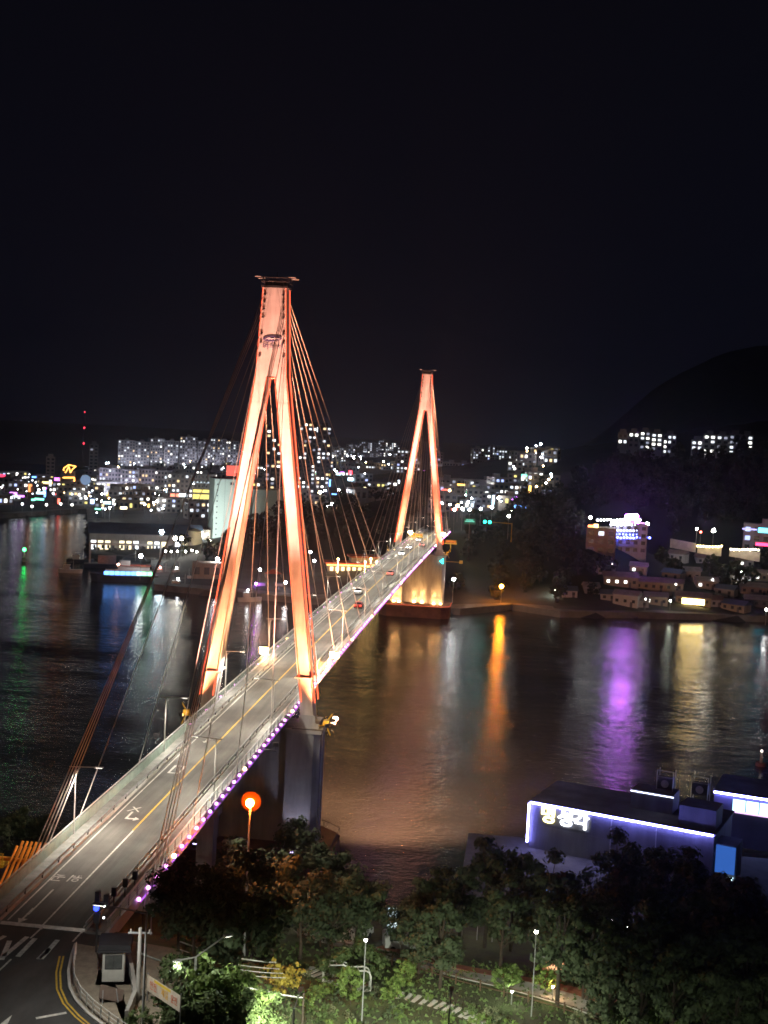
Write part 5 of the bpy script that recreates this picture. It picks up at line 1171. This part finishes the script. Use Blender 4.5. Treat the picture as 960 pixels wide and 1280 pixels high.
for px,py,h in [(462,1178,4.6),(440,1215,3.5),(505,1200,3.2),(420,1180,4.5)]:
    plant(lt, px, py, h, base=5.3, label='slender park tree beside the white arch frames', group='slender park trees by the arch frames')
for px,py,h in [(760,1256,3),(790,1250,3.2),(820,1246,3.2),(850,1250,3.2),(880,1254,3.2),(910,1258,3),(940,1262,3),(775,1268,2.6),(835,1266,2.6),(895,1272,2.6),(730,1268,2)]:
    plant(sh, px, py, h, base=1.7, label='dim hedge bush along the bottom edge of the evergreen belt', group='dim hedge bushes below the evergreens')

# ---- park: promenade, fence, lawn path, furniture
FX = [on_near(px,py) for px,py in ((372,1172),(430,1190),(490,1207),(540,1221),(600,1238),(660,1254),(705,1268),(748,1282))]
FX2 = []
for a,b_ in zip(FX,FX[1:]):
    n = max(1,int((b_-a).length/2.0))
    for k in range(n): q = a.lerp(b_,k/n); FX2.append(Vector((q.x,q.y,hN(q.x,q.y))))
FX2.append(FX[-1])
FN = thing('park_fence','brown post-and-rail fence along the park promenade','fence',FX2[0]); c0 = FX2[0].copy()
fence_m = mat('fence_brown',(.10,.06,.035),.8,var=.3,scale=2)
pm = MB().bx(-.08,.08,-.08,.08,-.3,1.15).mesh('post', fence_m)
for q in FX2: link('post', pm, FN, q-c0)
for a,b_ in zip(FX2,FX2[1:]):
    for z in (.45,.95): MB().tube([a-c0+Vector((0,0,z)),b_-c0+Vector((0,0,z))],.055,5).build('rail', fence_m, FN)
struct(strip([(q.x+1.2,q.y+3.2) for q in FX2[::2]], 3.4, lambda x,y: hN(x,y)+.05, 'promenade', concrete_pale))
struct(strip([(q.x+1.8,q.y+5.8) for q in FX2[-12:]], 2.0, lambda x,y: hN(x,y)+.12, 'red_pavement', mat('red_paving',(.30,.13,.08),.9,var=.3,scale=2)))
# stepping-stone path
PT = [on_near(px,py) for px,py in ((385,1214),(405,1222),(440,1234),(480,1243),(520,1250),(550,1258),(590,1272),(606,1284))]
GP = thing('garden_path','path of pale stepping slabs across the lit lawn','garden path',PT[0]); c0 = PT[0].copy(); sl = MB().bx(-.9,.9,-.22,.22,-.1,.05).mesh('slab', concrete_pale)
for a,b_ in zip(PT,PT[1:]):
    n = int((b_-a).length/.75); an_ = math.atan2(b_.y-a.y,b_.x-a.x)+math.pi/2
    for k in range(n): q = a.lerp(b_,k/n); link('slab', sl, GP, Vector((q.x,q.y,hN(q.x,q.y)+.04))-c0, an_+rnd.uniform(-.06,.06))
# lawn ground cover
g = MB(); rr = random.Random(5)
for k in range(9000):
    x, y = rr.uniform(12,75), rr.uniform(-100,-52); 
    z = hN(x,y); a = rr.uniform(0,6.28); s = rr.uniform(.10,.28)
    dx,dy = math.cos(a)*s,math.sin(a)*s
    g.add([(x-dx,y-dy,z),(x+dx,y+dy,z),(x+dx*.3,y+dy*.3,z+s*1.3)],[(0,1,2)])
lw_ = tag(g.build('grass', leaf_green),'short tufted grass covering the lit park slope','grass',None,'stuff')
def white_arch(px, py, label, rz):
    p = on_near(px,py); t = thing('arch_frame', label, 'frame', p, rz, 'white arch frames on the lawn')
    P = [(-1.3,0,-.2),(-1.3,0,1.5),(-1.1,0,1.95),(-.7,0,2.15),(.7,0,2.15),(1.1,0,1.95),(1.3,0,1.5),(1.3,0,-.2)]
    MB().tube(P,.08,7).build('arch_tube', steel_white, t); MB().tube([(a,1.0,b_) for a,_,b_ in P],.08,7).build('arch_tube', steel_white, t)
    for z,xx in ((2.15,-.7),(2.15,.7),(2.15,0)): MB().tube([(xx,0,z),(xx,1.0,z)],.06,6).build('cross_tube', steel_white, t)
    MB().bx(-1.1,1.1,.3,.7,.45,.55).build('seat', fence_m, t); return t
white_arch(420,1232,'white steel arch frame with a bench on the lawn',.25); white_arch(447,1240,'white steel arch frame with a bench on the lawn',.25)
ab = on_near(489,1178); LB = thing('lightbox_sign','upright glowing white lightbox sign with dark lettering among the dark trees','sign',ab,face_cam(ab))
MB().bx(-.62,.62,0,.3,-.2,4.2).build('box', steel_grey, LB); MB().bx(-.55,.55,-.04,0,.5,4.1).build('panel', em('lightbox',(.72,.92,1.),1.7), LB)
for k,ch in enumerate('돌산공원'): lettering(ch,.74,wall_dark,LB,(0,-.06,3.55-k*.85),(math.pi/2,0,0),.01)
def van(px, py, label, rz, col=(.6,.62,.62)):
    p = on_near(px,py); t = thing('parked_van', label, 'van', p, rz); m = mat('van_white',col,.4,var=.1)
    prof = [(-2.4,.4),(-2.45,1.9),(-2.3,2.05),(1.2,2.05),(1.9,1.25),(2.4,1.05),(2.45,.4)]
    g = MB(); n = len(prof)
    for y in (-.9,.9): g.v += [(a,y,z) for a,z in prof]
    for k in range(n): g.f.append((k,k+n,(k+1)%n+n,(k+1)%n)); g.m.append(0)
    g.f += [tuple(range(n)),tuple(range(2*n-1,n-1,-1))]; g.m += [0,0]; b_ = g.build('body', m, t)
    for s in (-1,1):
        MB().bx(-1.9,1.0,s*.91-.01,s*.91+.01,1.3,1.85).build('side_window', glass_dark, b_)
        for x in (-1.5,1.5): MB().tube([(x,s*.78,.34),(x,s*.95,.34)],.34,12).build('wheel', tyre_m, t)
    MB().hexa([(1.26,-.75,1.98),(1.26,.75,1.98),(1.86,.75,1.31),(1.86,-.75,1.31)],[(1.29,-.75,2.0),(1.29,.75,2.0),(1.89,.75,1.33),(1.89,-.75,1.33)]).build('windscreen', glass_dark, b_)
    return t
van(446,1176,'white van parked behind the promenade fence near the lightbox sign',1.2); van(505,1186,'pale van parked right of the lightbox sign',.3); van(735,1150,'blue-tinted pale van parked under the evergreens',.4,(.4,.45,.55))
# lamps of the park
def park_lamp(px, py, h, label, st=60, pw=900, r=.16, col=(1.,.96,.85), group=None, post=None):
    p = on_near(px,py); t = thing('park_lamp', label, 'park lamp', p, 0, group)
    MB().tube([(0,0,-.3),(0,0,h)],.06,7,.045).build('post', post or steel_grey, t); MB().ball((0,0,h+r),r,10,7).build('globe', em('park_%d_%d' % (st,col[2]*99),col,st), t)
    MB().tube([(0,0,h+2*r),(0,0,h+2*r+.06)],r*1.2,10,r*.3).build('cap', steel_dark, t); return t
park_lamp(664,1272,8.5,'tall slim park lamp post beside the red paved corner',90); park_lamp(452,1280,8,'dark slim lamp post in front of the white arch frames',25)
park_lamp(639,1256,1.2,'low garden light under the small round tree',350,col=(.9,1.,.7),r=.12); park_lamp(690,1250,1.2,'low warm light at the red paved corner',300,col=(1.,.6,.3),r=.12)
for k,(px,py) in enumerate(((577,1175),(596,1176),(615,1178),(530,1190),(748,1200),(764,1172),(783,1184),(902,1180),(903,1222))): park_lamp(px,py,2.4,'small white path light among the dark evergreens',30,group='small path lights among the evergreens',r=.13)
bs = on_near(686,1142); BS = thing('blue_sign','small glowing blue sign among the dark evergreens','sign',(bs.x,bs.y,bs.z),face_cam(bs)); MB().tube([(0,0,-.3),(0,0,2.6)],.05,6).build('post', steel_dark, BS); MB().bx(-.6,.6,-.05,.05,2.2,3.3).build('panel', em('blue_small',(.15,.4,1.),3), BS)
ks = on_near(692,1226); KS = thing('red_kiosk','small red-brown kiosk lit warmly beyond the promenade','kiosk',ks,face_cam(ks)); MB().bx(-1.3,1.3,0,2,-.3,2.5).build('wall', mat('kiosk_red',(.30,.10,.06),.8,var=.25), KS); MB().bx(-1.6,1.6,-.4,2.3,2.5,2.65).build('roof', wall_pale, KS); MB().bx(-.9,.9,-.05,0,1.1,2.1).build('hatch', em('kiosk_hatch',(1.,.5,.25),1.6), KS)

# ---- double-armed street lamp, utility pole, wires, banner
p = on_near(241,1292); lz = at(243,1196,0)
def pole_top(p, py): 
    z = p.z
    while pix((p.x,p.y,z))[1] > py: z += .05
    return z
h = pole_top(p,1197)-p.z
DL = thing('double_street_lamp','white double-armed street lamp rising over the lit green trees','street lamp',p); MB().tube([(0,0,-.5),(0,0,h)],.12,8,.08).build('pole', steel_white, DL)
for dx,dz,dy in ((-1.3,-.3,-.2),(1.9,1.3,1.4)):
    MB().tube([(0,0,h),(dx,dy,h+dz)],.055,6).build('arm', steel_white, DL); hd = MB().box((dx*1.1,dy*1.1,h+dz),(.7,.3,.12),math.atan2(dy,dx)).build('lamp_head', steel_white, DL)
    MB().box((dx*1.1,dy*1.1,h+dz-.075),(.55,.22,.02),math.atan2(dy,dx)).build('lens', lens_w, hd); spot(hd,(dx*1.1,dy*1.1,h+dz-.16),(dx*1.3,dy*1.1,0),650,(.95,1.,.86),165,.5,.15)
p = at(172,1252,ZJ); UPo = thing('utility_pole','pale concrete utility pole beside the guard booth','utility pole',(p.x,p.y,hN(p.x,p.y)-.2)); h = pole_top(Vector((p.x,p.y,ZJ)),1160)-UPo.location.z
MB().tube([(0,0,-.3),(0,0,h)],.19,10,.13).build('pole', concrete_pale, UPo); MB().box((0,0,h-.4),(1.8,.1,.12),.2).build('crossarm', steel_grey, UPo)
for k in range(3): MB().tube([(-.7+k*.7,.14*(k-1)*.7,h-.34),(-.7+k*.7,.14*(k-1)*.7,h-.12)],.05,6).build('insulator', steel_white, UPo)
top = Vector((p.x,p.y,UPo.location.z+h))
tp = at(188,1176,23.5); TP = thing('thin_pole','thin dark pole standing in the thicket beside the bridge parapet','pole',(tp.x,tp.y,hN(tp.x,tp.y))); MB().tube([(0,0,-.3),(0,0,pole_top(Vector((tp.x,tp.y,20)),1085)-hN(tp.x,tp.y))],.06,6).build('pole', steel_grey, TP)
def wire(a, b_, sag, label, r=.035, group='overhead wires over the lit trees'):
    c = a.copy(); t = thing('overhead_wire', label, 'wire', c, 0, group); MB().tube([a.lerp(b_,k/10)-c-Vector((0,0,sag*4*(k/10)*(1-k/10))) for k in range(11)],r,5).build('strand', mat('wire_sheath',(.45,.45,.43),.6,var=.1), t)
e2 = at_depth(378,1247,110)
wire(at_depth(172,1190,98),e2,.5,'thick pale overhead cable crossing the lit trees',.07)
for k,dy in enumerate((0,10,17,24)): wire(at_depth(225,1177+dy,106),at_depth(345+k*4,1203+dy*.8,116),.35,'thin overhead wire in the bundle above the lit trees',.04 if k else .06)
E3 = Vector((e2.x+.1,e2.y,hN(e2.x,e2.y))); WP = thing('wooden_pole','short dark pole carrying the overhead wires by the garden path','pole',E3); MB().tube([(0,0,-.3),(0,0,max(2,e2.z-E3.z+.4))],.1,8,.08).build('pole', bark, WP)
ba, bb = at_depth(184,1228,97), at_depth(225,1255,92)
BN = thing('banner','slanting white and orange banner with red lettering over the shrubs','banner',(0,0,0)); c = (ba+bb)/2; BN.location = c; v = bb-ba; v.z = 0; Lb = v.length; BN.rotation_euler = (0,0,math.atan2(v.y,v.x)); dzb = (bb.z-ba.z)
g = MB().add([(-Lb/2,0,-dzb/2-.62),(Lb/2,0,dzb/2-.62),(Lb/2,0,dzb/2+.62),(-Lb/2,0,-dzb/2+.62),(-Lb/2,.02,-dzb/2-.62),(Lb/2,.02,dzb/2-.62),(Lb/2,.02,dzb/2+.62),(-Lb/2,.02,-dzb/2+.62)],[(0,1,2,3),(7,6,5,4),(0,3,7,4),(1,5,6,2),(3,2,6,7),(0,4,5,1)])
g.build('cloth', mat('banner_white',(.62,.55,.45),.8,var=.2,scale=1.5), BN)
tl = math.atan2(dzb,Lb)
for ch,f,m_,sz in (('안전',-.30,'banner_red',.62),('제일',.05,'banner_orange',.62),('운전',.33,'banner_red',.55)):
    q = lettering(ch, sz*1.15, mat(m_,(.62,.12,.04) if m_ == 'banner_red' else (.75,.42,.04),.8,var=.1), BN, (f*Lb,-.02,f*dzb-.05), (math.pi/2,-tl,0), .006)
MB().hexa([(-Lb*.28,-.012,-.28*dzb+.36),(Lb*.22,-.012,.22*dzb+.36),(Lb*.22,-.004,.22*dzb+.36),(-Lb*.28,-.004,-.28*dzb+.36)],[(-Lb*.28,-.012,-.28*dzb+.56),(Lb*.22,-.012,.22*dzb+.56),(Lb*.22,-.004,.22*dzb+.56),(-Lb*.28,-.004,-.28*dzb+.56)]).build('yellow_stripe', mat('banner_yellow',(.75,.55,.05),.8), BN)
for s in (-1,1):
    q = Vector((c.x+s*v.x/2,c.y+s*v.y/2,0)); MB().tube([(s*Lb/2,.05,hN(q.x,q.y)-c.z-.3),(s*Lb/2,.05,s*dzb/2+.75)],.04,6).build('post', steel_grey, BN)

# ---- the bridge-head corner: booth, signals, railing, board
p = at(141,1227,ZJ+.15); BO = thing('guard_booth','small white guard booth with a sliding window on the corner pavement','guard booth',(p.x,p.y,ZR+.14),face_cam(p)-.06)
w2 = .85
g = MB().bx(-w2,w2,0,1.7,0,.95).bx(-w2,-w2+.18,0,1.7,.95,2.15).bx(w2-.18,w2,0,1.7,.95,2.15).bx(-w2,w2,1.6,1.7,.95,2.15).bx(-w2,w2,0,1.7,2.15,2.4); g.build('wall', mat('booth_white',(.52,.52,.48),.6,var=.15,scale=1.5), BO)
wf = MB().bx(-.67,.67,.04,.10,.96,1.04).bx(-.67,.67,.04,.10,2.06,2.14).bx(-.67,-.6,.04,.10,1.04,2.06).bx(.6,.67,.04,.10,1.04,2.06).bx(-.03,.03,.04,.10,1.04,2.06).build('window_frame', steel_dark, BO)
MB().bx(-.6,-.03,.06,.08,1.04,2.06).build('pane', mat('booth_glass',(.10,.11,.11),.15,var=.3), wf); MB().bx(.03,.6,.06,.08,1.04,2.06).build('pane', MATS['booth_glass'], wf)
MB().bx(-1.25,1.35,-.25,2.5,2.41,2.6).bx(-1.2,1.3,-.1,2.4,2.6,2.95).build('roof', mat('booth_roof',(.03,.03,.035),.7,var=.3), BO); MB().bx(-1.3,1.4,-.6,2.2,-.06,.0).build('base_slab', concrete_pale, BO)
p = at(120,1190,ZJ+.15); SG = thing('signal_post','dark signal post with black signal heads and a glowing blue lamp at the bridge head','traffic signal',(p.x,p.y,ZR+.14)); h = pole_top(Vector((p.x,p.y,ZR)),1128)-ZR
MB().tube([(0,0,-.1),(0,0,h)],.09,8).build('post', steel_dark, SG)
for dx,z0,hh in ((-.02,h-.2,.95),(.75,h-.4,.95)):
    s_ = MB().bx(dx-.2,dx+.2,-.15,.2,z0,z0+hh).build('signal_head', steel_dark, SG)
    for k in range(3): MB().tube([(dx,.2,z0+.17+k*.3),(dx,.42,z0+.17+k*.3)],.13,8).build('visor', steel_dark, s_)
MB().tube([(0,0,h-.1),(.75,0,h-.1)],.05,6).build('bracket', steel_dark, SG); MB().bx(-.28,.24,-.2,.2,h-1.9,h-1.1).build('control_box', steel_dark, SG)
MB().ball((-.05,-.18,h-.62),.24,10,7).build('blue_lamp', em('blue_beacon',(.03,.06,1.),5), SG); MB().ball((.62,-.2,h-.35),.11,8,6).build('white_lamp', em('white_beacon',(1.,1.,1.),5), SG); MB().ball((.62,-.2,h-1.35),.09,8,6).build('white_lamp', MATS['white_beacon'], SG)
for k,(px,py) in enumerate(((156,1107),(168,1098),(142,1118))):
    q = at(px,py+16,ZJ+.2); b_ = thing('roadside_post', 'short black post with a box on the bridge parapet near the signals', 'post', (q.x,q.y,ZD(q.y)+.1), 0, 'short black posts on the parapet'); MB().tube([(0,0,-.2),(0,0,1.7)],.07,7).build('post', steel_dark, b_); MB().bx(-.22,.22,-.15,.15,1.1,1.9).build('box', steel_dark, b_)
GRl = [Vector((x,y,ZR+.14)) for x,y in kerb[1:]]
GRl = [q+Vector((.45,.05,0)) for q in GRl]
GRt = thing('pavement_railing','white tubular pedestrian railing curving along the corner kerb','railing',GRl[0]); c0 = GRl[0].copy(); pts = []
for a,b_ in zip(GRl,GRl[1:]):
    n = max(1,round((b_-a).length/1.1)); pts += [a.lerp(b_,k/n) for k in range(n)]
pts.append(GRl[-1]); pm = MB().tube([(0,0,0),(0,0,1.05)],.05,7).mesh('post', steel_white)
for q in pts: link('post', pm, GRt, q-c0)
for a,b_ in zip(pts,pts[1:]):
    for z in (.35,.70,1.02): MB().tube([a-c0+Vector((0,0,z)),b_-c0+Vector((0,0,z))],.032,6).build('rail', steel_white, GRt)
p = at(138,1254,ZJ+.2); TB = thing('leaning_board','brown notice board leaning on a stand beside the booth','board',(p.x,p.y,ZR+.14),.5)
o = MB().bx(-.95,.95,-.04,.04,.25,1.35).build('panel', mat('board_brown',(.14,.10,.08),.7,var=.3), TB); o.rotation_euler = (-.9,.35,0); MB().tube([(-.6,0,0),(-.5,.5,.9)],.04,6).tube([(.6,0,0),(.5,.5,.9)],.04,6).build('stand', steel_grey, TB)
wf_ = [at(px,py,ZJ+.3) for px,py in ((160,1200),(166,1225),(168,1250),(158,1275))]
WFn = thing('low_wall','low pale wall at the outer edge of the corner pavement','wall',(wf_[0].x,wf_[0].y,ZR+.1)); c0 = WFn.location.copy()
for a,b_ in zip(wf_,wf_[1:]):
    d = (b_-a).normalized(); nn = Vector((-d.y,d.x,0))*.15; A_,B_ = a-c0,b_-c0; A_.z = B_.z = -.3; u_ = Vector((0,0,1.2)); MB().hexa([A_-nn,B_-nn,B_+nn,A_+nn],[A_-nn+u_,B_-nn+u_,B_+nn+u_,A_+nn+u_]).build('wall_section', concrete, WFn)
# street lamp added to light the junction corner
jl = thing('street_lamp','added plain street lamp over the dark junction, beside the guard booth','street lamp',(14.2,-104.5,ZR)); MB().tube([(0,0,-.5),(0,0,9)],.11,8,.07).build('pole', steel_white, jl); MB().tube([(0,0,8.9),(-3.2,0,9.3)],.05,6).build('arm', steel_white, jl)
hd = MB().box((-3.6,0,9.3),(.9,.3,.12)).build('lamp_head', steel_grey, jl); MB().box((-3.6,0,9.225),(.7,.22,.02)).build('lens', lens_w, hd); spot(hd,(-3.6,0,9.1),(-4,0,0),2600,(1.,.96,.86),150,.5,.2)
# pink fairy lights in the thicket under the parapet
for k,(px,py) in enumerate(((210,1062),(203,1078),(191,1092),(180,1104),(168,1116),(154,1130),(214,1045),(236,1032))):
    q = at(px,py,ZJ-2.2); b_ = thing('fairy_light','small pink light in the thicket under the bridge parapet','light',(q.x,q.y,q.z-1.2),0,'pink lights in the thicket under the parapet'); MB().tube([(0,0,-4),(0,0,1.1)],.03,5).build('stake', steel_dark, b_); MB().ball((0,0,1.2),.14,8,6).build('bulb', em('fairy_pink',(1.,.4,.8),22), b_)

# street lamps added outside the view to light the near trees and lawn
for k,(x,y,h_,pw) in enumerate(((24.5,-100,11,34000),(36,-97,11,44000),(57,-100,11,5000))):
    z = hN(x,y); q = thing('street_lamp','added tall street lamp out of view above the park lawn, ' + ('nearest the utility pole','nearest the red pavement','over the hedge bushes')[k],'street lamp',(x,y,z)); MB().tube([(0,0,-.5),(0,0,h_)],.11,8,.07).build('pole', steel_white, q); MB().tube([(0,0,h_-.1),(0,2.2,h_+.3)],.05,6).build('arm', steel_white, q)
    hd = MB().box((0,2.6,h_+.3),(.3,.9,.12)).build('lamp_head', steel_grey, q); MB().box((0,2.6,h_+.225),(.22,.7,.02)).build('lens', lens_w, hd); spot(hd,(0,2.6,h_+.1),(0,9,0),pw,(.97,1.,.80),118,.6,.2)
hm = bpy.data.materials.new('night_haze'); hm.use_nodes = True; t = hm.node_tree; t.nodes.clear()
o = t.nodes.new('ShaderNodeOutputMaterial'); v = t.nodes.new('ShaderNodeVolumePrincipled'); v.inputs['Color'].default_value = (.55,.68,1,1); v.inputs['Density'].default_value = .00011; v.inputs['Anisotropy'].default_value = .9
t.links.new(v.outputs[0], o.inputs['Volume'])
hz = MB().bx(-3200,3200,-800,4600,-8,420).build('haze', hm); hz['kind'] = 'stuff'
